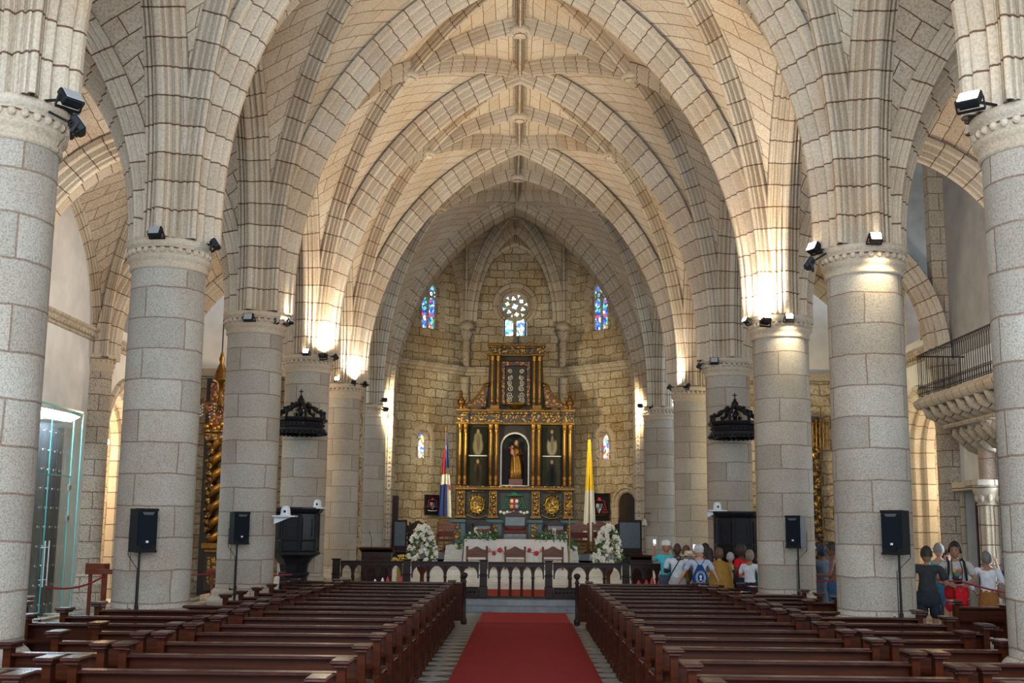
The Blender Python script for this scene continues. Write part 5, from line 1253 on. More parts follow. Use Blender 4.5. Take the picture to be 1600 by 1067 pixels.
# framed coats of arms on the wall
def framed_arms(px0, py0, px1, py1, lab, red):
    p0, p1 = at(px0, py1, 46.5), at(px1, py0, 46.5); i = 1 if px0 < 800 else 3
    q0, A, Nn, L = facet(i); c = (p0+p1)/2; 
    # slide the picture along its sight line onto the wall
    e = Vector((0, 0, EYE)); d = c-e; tt = ((q0+Nn*.06)-e).dot(Nn)/d.dot(Nn); c = e+d*tt; k = c.y/46.5; w = (p1.x-p0.x)*k/abs(A.x)*.9; h = (p1.z-p0.z)*k
    t = thing('framed_arms', lab, 'picture', c, atan2(A.y, A.x))
    m = MB(); m.bev(-w/2, w/2, -.04, .03, -h/2, h/2, .01); m.build('board', M_BLACKWOOD, t)
    m = MB(); m.slab([(-w*.16, h*.12), (-w*.16, -.02), (0, -h*.24), (w*.16, -.02), (w*.16, h*.12)][::-1], [], (0, -.042, 0), X_, Z_, -Y_, .02); m.build('shield', plain_once('shield_paint', (.45, .40, .34) , .5), t)
    m = MB(); m.slab([(0, h*.12), (0, -h*.05), (w*.15, -h*.05), (w*.15, h*.12)][::-1], [], (0, -.064, 0), X_, Z_, -Y_, .006); m.slab([(-w*.15, -.02), (0, -.02), (0, -h*.2)][::-1], [], (0, -.064, 0), X_, Z_, -Y_, .006); m.build('shield_quarters', plain_once('shield_blue', (.05, .10, .25), .5), t)
    m = MB(); m.ball((0, -.06, h*.28), w*.09, 8, 6, 1.1, .3, .8); m.ball((0, -.06, h*.24), w*.17, 10, 4, 1, .2, .14)
    for s in (-1, 1):
        m.tube([(s*w*.15, -.06, h*.24), (s*w*.3, -.06, h*.2), (s*w*.3, -.06, h*.08)], .01, 5)
        for r_ in range(4 if red else 3):
            for c_ in range(r_+1): m.ball((s*(w*.3+(c_-r_/2)*.055*w/.6), -.055, h*.06-r_*h*.085), .015*w/.6, 6, 4, 1, .6, 1.4)
    m.build('hat_and_tassels', red_t if red else red_t, t)
    m = MB(); m.tube([(x_*w, -.06, -h*.31+h*.5*(x_*x_)*.5) for x_ in [-.33+.066*k for k in range(11)]], .02, 5); m.build('ribbon', M_GOLD if red else M_CLOTH, t)
framed_arms(663, 773, 686, 804, 'small black board with red and white coat of arms, left apse wall', 0)
framed_arms(922, 771, 953, 813, 'larger black board with red-tasselled coat of arms, right apse wall', 1)
# processional cross staff and bell
p = at(890, 790, 35.2); t = thing('processional_staff', 'thin golden staff with ornate head on a black base, right of altar', 'staff', (p.x, 35.2, .33)); h = p.z-.33
m = MB(); m.tube([(0, 0, .2), (0, 0, h)], .014, 8); m.build('shaft', M_GOLD, t); m = MB(); m.lathe([(.02, h-.3), (.07, h-.25), (.09, h-.2), (.05, h-.15), (.02, h-.1), (.035, h-.04), (0, h+.06)], n=10); m.bar((-.09, 0, h-.02), (.09, 0, h-.02), .02); m.build('head', M_GOLD, t)
m = MB(); m.lathe([(.14, 0), (.16, .02), (.04, .12), (.03, .3), (.06, .34), (.05, .55), (.07, .6)], n=12); m.build('base', M_IRON, t)
p = at(1007, 815, 42.2); t = thing('hanging_bell', 'small bronze bell hanging by the right chancel door leaf', 'bell', p); m = MB(); m.lathe([(.12, -.12), (.11, -.08), (.08, 0), (.06, .08), (0, .12)], n=14); m.build('bell_body', M_SILVER, t); m = MB(); m.bar((0, 0, .1), (0, .0, .3), .02); m.bar((0, 0, .3), (.3, 0, .3), .03); m.build('bracket', M_IRON, t)
# ------------------------------------------------------------------ people
def skin_geo(vs, es, rs, root=0, sub=1):
    me = bpy.data.meshes.new('tmp'); me.from_pydata([tuple(v) for v in vs], es, []); ob = bpy.data.objects.new('tmp', me); COL.objects.link(ob)
    sk = ob.modifiers.new('s', 'SKIN'); sk.use_smooth_shade = True; sk.branch_smoothing = .6
    for i, r in enumerate(rs): me.skin_vertices[0].data[i].radius = r if isinstance(r, tuple) else (r, r); me.skin_vertices[0].data[i].use_root = (i == root)
    sb = ob.modifiers.new('b', 'SUBSURF'); sb.levels = sub
    dg = bpy.context.evaluated_depsgraph_get(); ev = ob.evaluated_get(dg); m2 = ev.to_mesh()
    out = [v.co.copy() for v in m2.vertices], [list(p.vertices) for p in m2.polygons]
    ev.to_mesh_clear(); bpy.data.objects.remove(ob); bpy.data.meshes.remove(me); return out
SKN = {k: plain('skin_'+k, c, .55, spec=.3) for k, c in {'light': (.48, .27, .19), 'tan': (.30, .155, .095), 'dark': (.055, .028, .018), 'brown': (.16, .08, .05)}.items()}
CLM = {}
def cloth(col, rough=.85):
    k = 'fabric_%02x%02x%02x' % tuple(int(c*255) for c in col)
    if k not in CLM: CLM[k] = plain('woven_'+k, col, rough, spec=.15, nscale=14, namt=.18, bump=.3)
    return CLM[k]
def V(*a): return Vector(a)
ARMS = {  # elbow, wrist relative to the shoulder, for the right side (x>0); facing +Y
 'down': ((.07, -.02, -.29), (.09, .06, -.54)), 'phone': ((.08, .18, -.10), (.02, .34, .17)), 'front': ((.10, .06, -.28), (-.12, .22, -.40)),
 'lean': ((.15, .03, -.27), (.27, .16, -.50)), 'hip': ((.20, -.06, -.24), (.07, .04, -.42)), 'bent': ((.08, .04, -.28), (.02, .26, -.27)), 'high': ((.14, .12, .14), (.10, .20, .40))}
def person(px, pyt, Y, rz, lab, shirt, legs, skin='light', hair=(.03, .02, .015), armL='down', armR='down', style='short', shorts=False, skirt=None, sleeve='short', bulk=1.0, turn=0.0, z0=0.0, hat=None, cape=None, bald=False, shoes=(.02, .02, .02)):
    p = at(px, pyt, Y); Ht = p.z-z0; k = Ht/1.76; t = thing('person', lab, 'person', (p.x, Y, z0), rz)
    b = bulk
    sh = {}; vs = [V(0, 0, .95), V(0, -.01, 1.08), V(0, -.015, 1.22), V(0, 0, 1.36), V(0, .005, 1.46), V(0, .015, 1.54)]
    es = [(0, 1), (1, 2), (2, 3), (3, 4), (4, 5)]; rs = [(.11, .085), (.11, .085), (.12, .09), (.13, .09), (.06, .06), (.052, .055)]
    for s, pose in ((-1, armL), (1, armR)):
        e, w = ARMS[pose]; S = V(s*.185*b, 0, 1.405); E_ = S+V(s*e[0], e[1], e[2]); W_ = S+V(s*w[0], w[1], w[2]); hd = (W_-E_).normalized()
        i = len(vs); vs += [S, S.lerp(E_, .5), E_, E_.lerp(W_, .4), W_, W_+hd*.05, W_+hd*.10]; rs += [.062, .050*b, .042, .042, .027, (.030, .022), (.036, .020)]
        es += [(3, i)]+[(i+j, i+j+1) for j in range(6)]; sh[s] = (S, E_, W_, hd)
        j = len(vs); vs += [V(s*.095*b, 0, .88), V(s*.10*b, .01, .70), V(s*.10, .02, .50), V(s*.10, -.005, .34), V(s*.10, -.01, .10), V(s*.10, .06, .055), V(s*.105, .15, .04)]
        rs += [.072, .072, .056, .056, .038, .045, .035]; es += [(0, j)]+[(j+q, j+q+1) for q in range(6)]
    m = MB(); Mk = Matrix.Scale(k, 4); m.T = Mk
    gv, gf = skin_geo(vs, es, rs); m.add(gv, gf, None, True)
    # hands: four fingers and a thumb each
    for s in (-1, 1):
        S, E_, W_, hd = sh[s]; side = hd.cross(V(0, 1, 0) if abs(hd.y) < .8 else V(0, 0, 1)).normalized(); pn = side.cross(hd).normalized()
        base = W_+hd*.11
        for q, ln in enumerate((.055, .066, .070, .060)):
            o = base+side*(q-1.5)*.019; m.tube([o, o+hd*ln*.5+pn*.006, o+hd*ln*.85+pn*.022, o+hd*ln+pn*.034], [.0095, .009, .008, .005], 6)
        o = W_+hd*.05+side*.03; m.tube([o, o+side*.028+hd*.025, o+side*.034+hd*.06], [.011, .010, .007], 6)
    # head with face
    hc = V(0, .02, 1.625); R = Matrix.Translation(hc) @ Matrix.Rotation(turn, 4, 'Z') @ Matrix.Scale(1.19, 4); m.T = Mk @ R
    n, mm = 16, 12; hv = []; 
    for i in range(mm+1):
        th = -pi/2+pi*i/mm
        for q in range(n):
            a = 2*pi*q/n; x, y, z = cos(th)*cos(a)*.077, cos(th)*sin(a)*.096, sin(th)*.118
            if z < 0: x *= 1+z*2.6; y *= 1+z*1.2; y += -z*.12 if y > 0 else 0
            hv.append((x, y, z))
    m.add(hv, [(i*n+q, i*n+(q+1) % n, (i+1)*n+(q+1) % n, (i+1)*n+q) for i in range(mm) for q in range(n)], None, True)
    m.add([(-.014, .092, -.035), (.014, .092, -.035), (0, .122, -.032), (0, .094, .022), (0, .09, -.045)], [(0, 2, 3), (2, 1, 3), (0, 4, 2), (4, 1, 2)], None, True)
    for s in (-1, 1): m.ball((s*.078, -.002, -.01), .026, 6, 5, .35, .7, 1.1)
    o = m.build('body', SKN[skin], t)
    f = MB(); f.T = Mk @ R
    for s in (-1, 1): f.ball((s*.030, .088, .012), .010, 6, 4, 1.2, .6, .8); f.bar((s*.045, .091, .032), (s*.014, .096, .034), .006)
    f.build('eyes_and_brows', plain_once('dark_eyes', (.02, .015, .012), .3), t)
    f = MB(); f.T = Mk @ R; f.ball((0, .098, -.062), .018, 8, 4, 1.2, .45, .35); f.build('mouth', plain_once('lips', (.28, .10, .08), .5), t)
    # hair
    if not bald:
        f = MB(); f.T = Mk @ R; hv = []; lo = {'short': -.25, 'bob': -.75, 'long': -.8}[style]
        for i in range(9):
            th = lo+(pi/2-lo)*i/8
            for q in range(20):
                a = 2*pi*q/20; c_ = cos(th); front = max(0, sin(a)); g = 1.09+.05*sin(q*3+i*1.7)*(1 if i < 7 else .4)
                zz = sin(th)*.128+.012; zz = max(zz, .045*front*1.6 if front > .35 else -9)
                hv.append((c_*cos(a)*.080*g, c_*sin(a)*.099*g-.008, zz))
        f.add(hv, [(i*20+q, i*20+(q+1) % 20, (i+1)*20+(q+1) % 20, (i+1)*20+q) for i in range(8) for q in range(20)], None, True)
        if style == 'long': f.tube([(0, -.05, -.02), (0, -.085, -.12), (.01, -.09, -.25), (0, -.08, -.36)], [.075, .085, .07, .03], 10, ell=1)
        f.build('hair', plain_once('hair_%02x%02x%02x' % tuple(int(c*255) for c in hair), hair, .6, nscale=60, namt=.4), t)
    if hat:
        f = MB(); f.T = Mk @ R
        if hat[0] == 'brim': f.lathe([(.20, .035), (.205, .045), (.10, .05), (.098, .10), (.08, .135), (0, .14)], n=20)
        else: f.lathe([(.092, .03), (.094, .07), (.075, .115), (.03, .135), (0, .137)], n=18, ey=1.12)
        f.build('hat', cloth(hat[1]), t)
    # shirt
    sv, se, sr = [V(0, 0, .86), V(0, -.01, 1.04), V(0, -.015, 1.22), V(0, 0, 1.37), V(0, .0, 1.45)], [(0, 1), (1, 2), (2, 3), (3, 4)], [(.175*b, .148*b), (.152*b, .122*b), (.152*b, .124*b), (.15*b, .11), (.075, .07)]
    for s in (-1, 1):
        S, E_, W_, hd = sh[s]; i = len(sv)
        if sleeve == 'short': pt = [S, S.lerp(E_, .45), S.lerp(E_, .8)]; rr = [.078, .070*b, .066*b]
        elif sleeve == 'long': pt = [S, S.lerp(E_, .5), E_, E_.lerp(W_, .5), E_.lerp(W_, .95)]; rr = [.078, .068*b, .06, .052, .044]
        else: pt = [S]; rr = [.07]
        sv += pt; sr += rr; se += [(3, i)]+[(i+q, i+q+1) for q in range(len(pt)-1)]
    f = MB(); f.T = Mk; gv, gf = skin_geo(sv, se, sr); f.add(gv, gf, None, True); f.build('shirt', cloth(shirt), t)
    if skirt:
        f = MB(); f.T = Mk; n = 36; vs_ = []; lv = [(.135*b, 1.02), (.17*b, .90), (.19*b, .75), (.20*b, .5), (.215*b, .32)]
        for r, z in lv:
            for q in range(n): a = 2*pi*q/n; g = 1+.05*sin(a*9)*(1.02-z); vs_.append((r*g*cos(a), r*g*.8*sin(a), z))
        f.add(vs_, [(i*n+q, i*n+(q+1) % n, (i+1)*n+(q+1) % n, (i+1)*n+q) for i in range(4) for q in range(n)], None, True); f.build('skirt', cloth(skirt), t)
    else:
        tv, te, tr = [V(0, 0, 1.0), V(0, 0, .90)], [(0, 1)], [(.15*b, .125*b), (.168*b, .14*b)]
        for s in (-1, 1):
            pt = [V(s*.095*b, 0, .84), V(s*.10*b, .01, .68), V(s*.10, .02, .52)]+([] if shorts else [V(s*.10, 0, .34), V(s*.10, -.01, .12)]); i = len(tv)
            tv += pt; tr += [.122*b, .108*b, .085 if shorts else .075]+([] if shorts else [.066, .06]); te += [(1, i)]+[(i+q, i+q+1) for q in range(len(pt)-1)]
        f = MB(); f.T = Mk; gv, gf = skin_geo(tv, te, tr); f.add(gv, gf, None, True); f.lathe([(.02, .72), (.13*b, .74), (.178*b, .80), (.185*b, .88), (.175*b, .96), (.15*b, 1.01), (.02, 1.02)], n=20, ey=.78); f.build('trousers' if not shorts else 'shorts', cloth(legs), t)
    for s in (-1, 1):
        f = MB(); f.T = Mk; f.tube([(s*.10, -.075, .05), (s*.10, -.05, .06), (s*.10, .03, .06), (s*.105, .13, .045), (s*.107, .19, .035)], [.02, .045, .048, .045, .02], 10); f.bev(s*.103-.045, s*.103+.045, -.07, .18, .0, .022, .008); f.build('shoe', cloth(shoes), t)
    if cape:
        f = MB(); f.T = Mk; n = 40; vs_ = []; lv = [(.075, .07, 1.48), (.14, .11, 1.45), (.235, .16, 1.38), (.27, .18, 1.2), (.31, .2, .98), (.345, .22, .82)]
        for i, (r, r2, z) in enumerate(lv):
            for q in range(n): a = 2*pi*q/n; g = 1+.035*sin(a*8+i)*i/4; vs_.append((r*g*cos(a), r2*g*sin(a), z))
        f.add(vs_, [(i*n+q, i*n+(q+1) % n, (i+1)*n+(q+1) % n, (i+1)*n+q) for i in range(5) for q in range(n)], None, True); f.build('shawl', cloth(cape), t)
    Mw = Matrix.Translation((p.x, Y, z0)) @ Matrix.Rotation(rz, 4, 'Z') @ Mk
    return t, {s: Mw @ (sh[s][2]+sh[s][3]*.11) for s in (-1, 1)}, Mw
def phone(p, rz, lab):
    t = thing('smartphone', lab, 'phone', p, rz); m = MB(); m.bev(-.038, .038, -.006, .006, -.04, .11, .004); m.build('case', M_BLACK, t); m = MB(); m.box(-.034, .034, -.009, -.0065, -.035, .105); m.build('screen', plain_once('phone_screen', (.3, .35, .4), .1, emit=(.7, .8, .95), estr=1.2), t)
def pouch(Mw, lab):
    t = thing('drawstring_bag', lab, 'bag'); m = MB(); m.T = Mw
    G = []
    for i in range(9):
        v = i/8; w = (.05+.13*min(1, v*1.7))*(1 if v < .9 else .85); z = 1.33-.46*v; G.append([V(w*cos(a), -.13-.07*sin(pi*min(1, v*1.05))*max(0, -sin(a))+.0, z) for a in [pi+pi*q/12 for q in range(13)]])
    m.grid(G); G2 = [[V(p_.x, -.118, p_.z) if False else Vector((Mw.inverted() @ Vector((0, 0, 0))).xyz)*0+V(p_.x, -.12, p_.z) for p_ in r] for r in G]; m.grid(G2); m.build('cloth_sack', cloth((.012, .05, .16)), t)
    m = MB(); m.T = Mw; n = 28
    for rr in (.105, .08): m.tube([(rr*cos(a), -.205, 1.05+rr*1.35*sin(a)) for a in [2*pi*q/n for q in range(n+1)]], .006, 5)
    m.tube([(0, -.207, .99), (0, -.207, 1.11)], .012, 5); m.ball((0, -.207, 1.07), .03, 8, 6, 1, .2, 1.2); m.ball((0, -.207, 1.0), .025, 8, 6, 1.4, .2, .6); m.build('white_emblem', cloth((.6, .65, .7)), t)
    m = MB(); m.T = Mw
    for s in (-1, 1): m.tube([(s*.03, -.14, 1.33), (s*.10, -.11, 1.43), (s*.13, -.02, 1.475), (s*.14, .10, 1.40), (s*.16, .08, 1.15), (s*.15, -.10, .9)], .007, 5)
    m.build('cord', cloth((.012, .03, .10)), t)
WH, LB = (.55, .57, .60), (.36, .43, .55)
YG = 28.1
_, hh, _ = person(1041, 845, 28.4, .1, 'person in turquoise shirt and white cap raising a phone, left end of the crowd', (.05, .42, .52), (.05, .06, .09), 'tan', armL='phone', armR='phone', bald=True, hat=('cap', (.6, .6, .6)))
phone(hh[-1]+V(0, .02, .02), .1, 'phone held up by the person in turquoise')
_, hh, Mw = person(1058, 849, 27.7, -.25, 'bald man in pale striped shirt with a shoulder strap, second from left in the crowd', (.50, .55, .60), (.30, .32, .34), 'dark', bald=True, bulk=1.12, armL='bent')
t = thing('shoulder_strap', 'dark strap slung over the bald man in the pale shirt', 'strap'); m = MB(); m.T = Mw; m.tube([(.10, -.10, 1.47), (.02, -.16, 1.32), (-.10, -.165, 1.12), (-.19, -.12, .93)], .012, 6); m.build('strap_band', M_BLACK, t)
_, hh, _ = person(1072, 853, 28.9, -.2, 'brown-haired person raising a phone behind the straw hat', (.25, .22, .24), (.05, .05, .06), 'tan', hair=(.10, .055, .03), armR='phone', style='bob')
phone(hh[1]+V(0, .02, .02), -.4, 'phone raised behind the straw hat')
person(1076, 862, 28.5, .15, 'person in mustard top wearing a wide cream straw hat', (.36, .20, .04), (.1, .08, .06), 'light', hat=('brim', (.62, .50, .36)), style='bob', hair=(.25, .2, .15))
_, hh, Mw = person(1092, 852, 27.15, 0, 'white-haired man in pale blue shirt leaning with spread arms on the front desk', LB, (.30, .36, .45), 'light', hair=(.42, .41, .39), armL='lean', armR='lean', bulk=1.08, hat=('cap', (.5, .52, .54)))
pouch(Mw, 'navy drawstring bag with white oval emblem on the leaning man')
person(1102, 850, 28.7, .2, 'dark-haired person behind the white-haired leaning man', (.45, .30, .34), (.05, .05, .06), 'brown', hair=(.01, .01, .012))
person(1108, 857, 28.1, -.1, 'woman with long dark hair in a pale pink top, left of the ochre shawl', (.50, .38, .38), (.06, .06, .08), 'light', hair=(.02, .012, .01), style='long')
person(1124, 857, 27.45, .05, 'brown-haired person wrapped in a wide ochre shawl', (.30, .17, .04), (.08, .06, .07), 'light', hair=(.09, .045, .02), style='bob', cape=(.30, .165, .035), bulk=1.1)
person(1141, 864, 28.4, -.3, 'grey-haired person in white between the ochre shawl and the red shirt', (.50, .55, .54), (.06, .06, .08), 'light', hair=(.35, .35, .35))
person(1158, 850, 27.8, .9, 'dark-skinned man in a bright red shirt facing left', (.50, .012, .02), (.012, .03, .06), 'dark', hair=(.008, .008, .008), armL='hip', armR='bent', bulk=1.08, turn=.7)
person(1171, 860, 27.2, -.5, 'woman with grey-brown bob in a white T-shirt, right end of the crowd', (.58, .62, .68), (.015, .02, .035), 'tan', hair=(.20, .15, .12), style='bob', armL='bent', armR='bent')
person(1187, 863, 28.0, .4, 'person in teal top half hidden by the third right column', (.03, .30, .36), (.05, .05, .06), 'tan', armL='bent')
# right aisle visitors
person(1447, 855, 21.8, -.3, 'man in dark grey T-shirt and shorts, back turned, right of the large loudspeaker', (.035, .04, .045), (.025, .03, .045), 'tan', hair=(.02, .016, .012), shorts=True, bulk=1.22, armR='bent', turn=.3)
person(1466, 850, 25.0, -.5, 'grey-haired man in teal shirt and blue shorts behind the man in dark grey', (.04, .34, .38), (.05, .18, .40), 'light', hair=(.20, .195, .185), shorts=True, bulk=1.1, armR='bent')
rs_man, hh, Mw = person(1491, 849, 23.4, pi-.15, 'man in grey T-shirt and red shorts facing the nave with hands clasped', (.40, .39, .38), (.38, .012, .018), 'tan', hair=(.012, .01, .01), armL='front', armR='front', shorts=True, bulk=1.18, turn=-.35)
for dx_, dz_, c_, r_ in ((-.05, 1.27, (.45, .10, .06), .05), (.05, 1.28, (.55, .30, .12), .05), (0, 1.22, (.10, .16, .10), .07), (.03, 1.15, (.05, .05, .05), .06)):
    m = MB(); m.T = Matrix.Rotation(0, 4, 'Z') @ Matrix.Scale(Mw.to_scale().x, 4); m.ball((dx_, .128, dz_), r_, 8, 6, 1, .25, .8); m.build('shirt_print', cloth(c_), rs_man)
t = thing('camera', 'black camera hanging from the neck of the man in red shorts', 'camera'); m = MB(); m.T = Mw; m.bev(-.07, .07, .155, .215, 1.05, 1.14, .01); m.T = Mw @ Matrix.Translation((0, .215, 1.09)) @ Matrix.Rotation(-pi/2, 4, 'X'); m.lathe([(.04, 0), (.042, .05), (.035, .07), (0, .07)], n=14); m.build('camera_body', M_BLACK, t)
m = MB(); m.T = Mw
for s in (-1, 1): m.tube([(s*.07, .17, 1.12), (s*.09, .14, 1.3), (s*.07, .05, 1.47), (s*.04, -.05, 1.5)], .008, 5)
m.build('neck_strap', M_BLACK, t)
t = thing('backpack', 'black backpack worn by the man in red shorts', 'backpack'); m = MB(); m.T = Mw; m.bev(-.15, .15, -.28, -.12, .98, 1.42, .04); m.build('pack', M_BLACK, t)
for s in (-1, 1): m = MB(); m.T = Mw; m.tube([(s*.11, -.14, 1.40), (s*.13, -.02, 1.50), (s*.135, .10, 1.42), (s*.145, .135, 1.27), (s*.17, .08, 1.1)], .022, 6, ell=1); m.build('shoulder_strap', M_BLACK, t)
t = thing('headphones', 'black headphones worn by the man in red shorts', 'headphones'); m = MB(); m.T = Mw @ Matrix.Translation((0, .02, 1.625)) @ Matrix.Rotation(-.35, 4, 'Z') @ Matrix.Scale(1.19, 4); m.tube([(.088*cos(a), 0, .01+.135*sin(a)) for a in [pi*q/12 for q in range(13)]], .01, 6); m.build('headband', M_BLACK, t)
for s in (-1, 1): m = MB(); m.T = Mw @ Matrix.Translation((0, .02, 1.625)) @ Matrix.Rotation(-.35, 4, 'Z') @ Matrix.Scale(1.19, 4); m.ball((s*.088, 0, 0), .035, 8, 6, .5, 1, 1); m.build('ear_cup', M_BLACK, t)
t = thing('red_jacket', 'red jacket bundled in the clasped hands of the man in red shorts', 'jacket'); m = MB(); m.T = Mw
G = []
for i in range(9):
    v = i/8; w = .045+.06*sin(pi*min(1, v*.8+.1)); G.append([V(-.02+w*cos(a)*(1+.12*sin(a*5)), .27+.06*sin(a), 1.0-.30*v+.01*sin(a*4)) for a in [2*pi*q/20 for q in range(21)]])
m.grid(G); m.build('bundled_cloth', cloth((.50, .015, .02)), t)
person(1478, 862, 26.2, pi, 'person with sunglasses glimpsed between teal shirt and man in red shorts', (.10, .10, .12), (.05, .05, .06), 'light', hair=(.03, .02, .02))
_, hh, Mw = person(1541, 862, 23.9, -.25, 'grey-haired woman in white blouse and tan skirt near the right portal', (.60, .62, .68), None, 'tan', hair=(.13, .125, .12), style='bob', skirt=(.26, .115, .035), sleeve='long', armL='hip', armR='bent', bulk=1.08)
t = thing('shoulder_bag', 'brown and white shoulder bag on the woman in tan skirt', 'bag'); m = MB(); m.T = Mw
m.ball((.24, -.02, 1.0), .12, 12, 10, .65, .8, 1.35); m.build('bag_body', cloth((.22, .15, .12)), t); m = MB(); m.T = Mw; m.tube([(.24, .02, 1.12), (.17, .04, 1.35), (.12, -.02, 1.5), (.16, -.10, 1.35), (.24, -.06, 1.12)], .012, 6); m.build('bag_strap', cloth((.5, .5, .52)), t)
person(1585, 866, 24.6, .3, 'person mostly hidden behind the right foreground column, raising a hand', (.012, .05, .16), (.02, .03, .08), 'light', hair=(.03, .02, .02), armL='phone')
_, hh, Mw = person(1284, 851, 26.2, .2, 'woman in dark blue floral dress and headscarf between two right columns', (.10, .13, .18), None, 'brown', hair=(.015, .03, .07), style='bob', skirt=(.10, .13, .18), bulk=1.05)
person(1301, 848, 25.4, 1.2, 'man in brown vest half hidden by the second right column', (.15, .08, .05), (.03, .08, .16), 'brown', hair=(.015, .012, .01), armL='bent', sleeve='none')
person(1268, 852, 27.6, .2, 'person with pale blue hat beyond the woman in floral dress', (.30, .2, .15), (.1, .1, .12), 'light', hat=('cap', (.2, .35, .55)))
# ------------------------------------------------------------------ left side: glass vestibule, stands, gilded altarpiece
def glass_mat():
    m, t, b = nt('clear_greenish_glass'); b.inputs['Base Color'].default_value = (.72, .92, .88, 1); b.inputs['Roughness'].default_value = .02
    b.inputs['Transmission Weight'].default_value = 1; b.inputs['IOR'].default_value = 1.08; b.inputs['Alpha'].default_value = .35; return m
M_GLASS = glass_mat(); M_GEDGE = plain('green_glass_edge', (.10, .42, .38), .15, emit=None)
gv = thing('glass_vestibule', 'clear glass entrance box in front of the studded left door', 'vestibule', (-10.6, 26.4, 0))
m = MB(); m.box(-.66, -.0, 1.45, 1.465, .05, 4.75); m.build('side_pane', M_GLASS, gv)
for i, (a, b_) in enumerate(((-1.6, -.35), (-.33, .92), (.94, 1.45))):
    m = MB(); m.box(.0, .015, a, b_, .05, 4.7 if i == 2 else 3.2); m.build('front_pane', M_GLASS, gv)
    if i < 2: m = MB(); m.box(.0, .015, a, b_, 3.22, 4.75); m.build('front_pane', M_GLASS, gv)
m = MB()
for yy in (-1.6, -.34, .93, 1.46): m.box(-.004, .02, yy-.008, yy+.008, .05, 4.78)
m.box(-.004, .02, -1.6, 1.46, 4.74, 4.78); m.box(-.66, .02, 1.45, 1.47, 4.74, 4.78); m.box(-.004, .02, -1.6, .93, 3.2, 3.225); m.build('glass_edge', M_GEDGE, gv)
m = MB(); m.bev(-.05, .06, -1.65, 1.5, 0, .06, .01); m.bev(-.66, .0, 1.4, 1.5, 0, .06, .01); m.build('kerb', M_SMOOTH, gv)
for yy in (-.45, -.23):
    m = MB(); m.tube([(.09, yy, .75), (.09, yy, 1.75)], .018, 8); m.tube([(0, yy, .9), (.09, yy, .9)], .012, 6); m.tube([(0, yy, 1.6), (.09, yy, 1.6)], .012, 6); m.build('pull_handle', M_STEEL, gv)
for z in (2.2, 2.9): m = MB(); m.bev(-.01, .03, .84, .99, z, z+.12, .004); m.build('hinge', M_STEEL, gv)
M_STUD = plain('dark_blue_grey_wood', (.022, .030, .040), .45, nscale=5, namt=.4)
def studded(name, lab, w, h, loc, rz, cat='door'):
    t = thing(name, lab, cat, loc, rz); m = MB(); m.bev(-w/2, w/2, -.04, .04, 0, h, .006)
    for i in range(1, 5): m.box(-w/2+i*w/5-.006, -w/2+i*w/5+.006, -.05, -.04, 0, h)
    m.build('leaf', M_STUD, t); m = MB()
    nz = int(h/.42)
    for i in range(5):
        for j in range(nz): m.ball((-w/2+(i+.5)*w/5, -.045, .25+j*(h-.4)/max(1, nz-1)), .028, 6, 4, 1, .7, 1)
    m.build('iron_studs', M_STEEL if 'right' in lab else M_IRON, t); return t
studded('studded_door', 'tall studded door leaf behind the glass vestibule, left half', 1.74, 4.4, (WL+.07, 25.68, .02), pi/2)
studded('studded_door', 'tall studded door leaf behind the glass vestibule, right half', 1.74, 4.4, (WL+.07, 27.44, .02), pi/2)
studded('studded_door', 'tall studded blue-grey door leaf standing open at the right portal', 1.25, 4.4, (WR-.25, 26.75, .02), radians(-105))
# rope stands
M_ROPE = plain('red_velvet_rope', (.26, .012, .03), .8); M_REDWOOD = wood('reddish_stand_wood', (.10, .022, .010), (.19, .05, .022), .35, coat=.1)
def stanchion(px, py, Y, lab):
    x = at(px, py, Y).x; h = at(px, py, Y).z; t = thing('rope_stand', lab, 'stand', (x, Y, 0)); m = MB(); m.bev(-.03, .03, -.03, .03, .04, h, .006); m.build('post', M_REDWOOD, t)
    m = MB(); m.bev(-.15, .15, -.15, .15, 0, .04, .01); m.build('foot', M_REDWOOD, t); m = MB(); m.bev(-.13, .13, -.05, .05, h, h+.09, .008); m.build('top_block', M_REDWOOD, t); return Vector((x, Y, h-.02))
def rope(a, b, lab, sag=.12):
    t = tag(None, None) if False else None; m = MB(); a = Vector(a); b = Vector(b)
    pts = [a.lerp(b, k/10)-Vector((0, 0, sag*4*(k/10)*(1-k/10))) for k in range(11)]; G = [[p+Vector((0, 0, .025)) for p in pts], [p-Vector((0, 0, .025)) for p in pts]]
    m.tube(pts, .018, 6, ell=.5); o = m.build('barrier_rope', M_ROPE); tag(o, lab, 'rope')
s1 = stanchion(165, 897, 22.0, 'reddish wooden rope stand left of the second left column'); s0 = Vector((-11.0, 21.2, .98))
rope(s1, at(70, 916, 20.5), 'dark red barrier rope crossing in front of the glass vestibule')
s2 = stanchion(332, 895, 27.5, 'red rope stand seen between the second and third left columns'); rope(s2, (-8.8, 27.0, 1.0), 'red rope left of the stand before the twisted gold columns', .03); rope(s2, (-5.4, 27.8, 1.0), 'red rope right of the stand before the twisted gold columns', .03)
a = stanchion(1420, 905, 24.4, 'rope stand hidden behind the second right column'); rope(at(1440, 896, 22.6), at(1500, 908, 22.9), 'dark red rope across the man in dark grey', .05); rope(at(1500, 908, 22.9), at(1600, 930, 21.5), 'dark red rope passing before the woman in tan skirt', .03)
rope(at(1262, 906, 25.0), at(1310, 906, 24.6), 'red rope before the woman in the floral dress', .02)
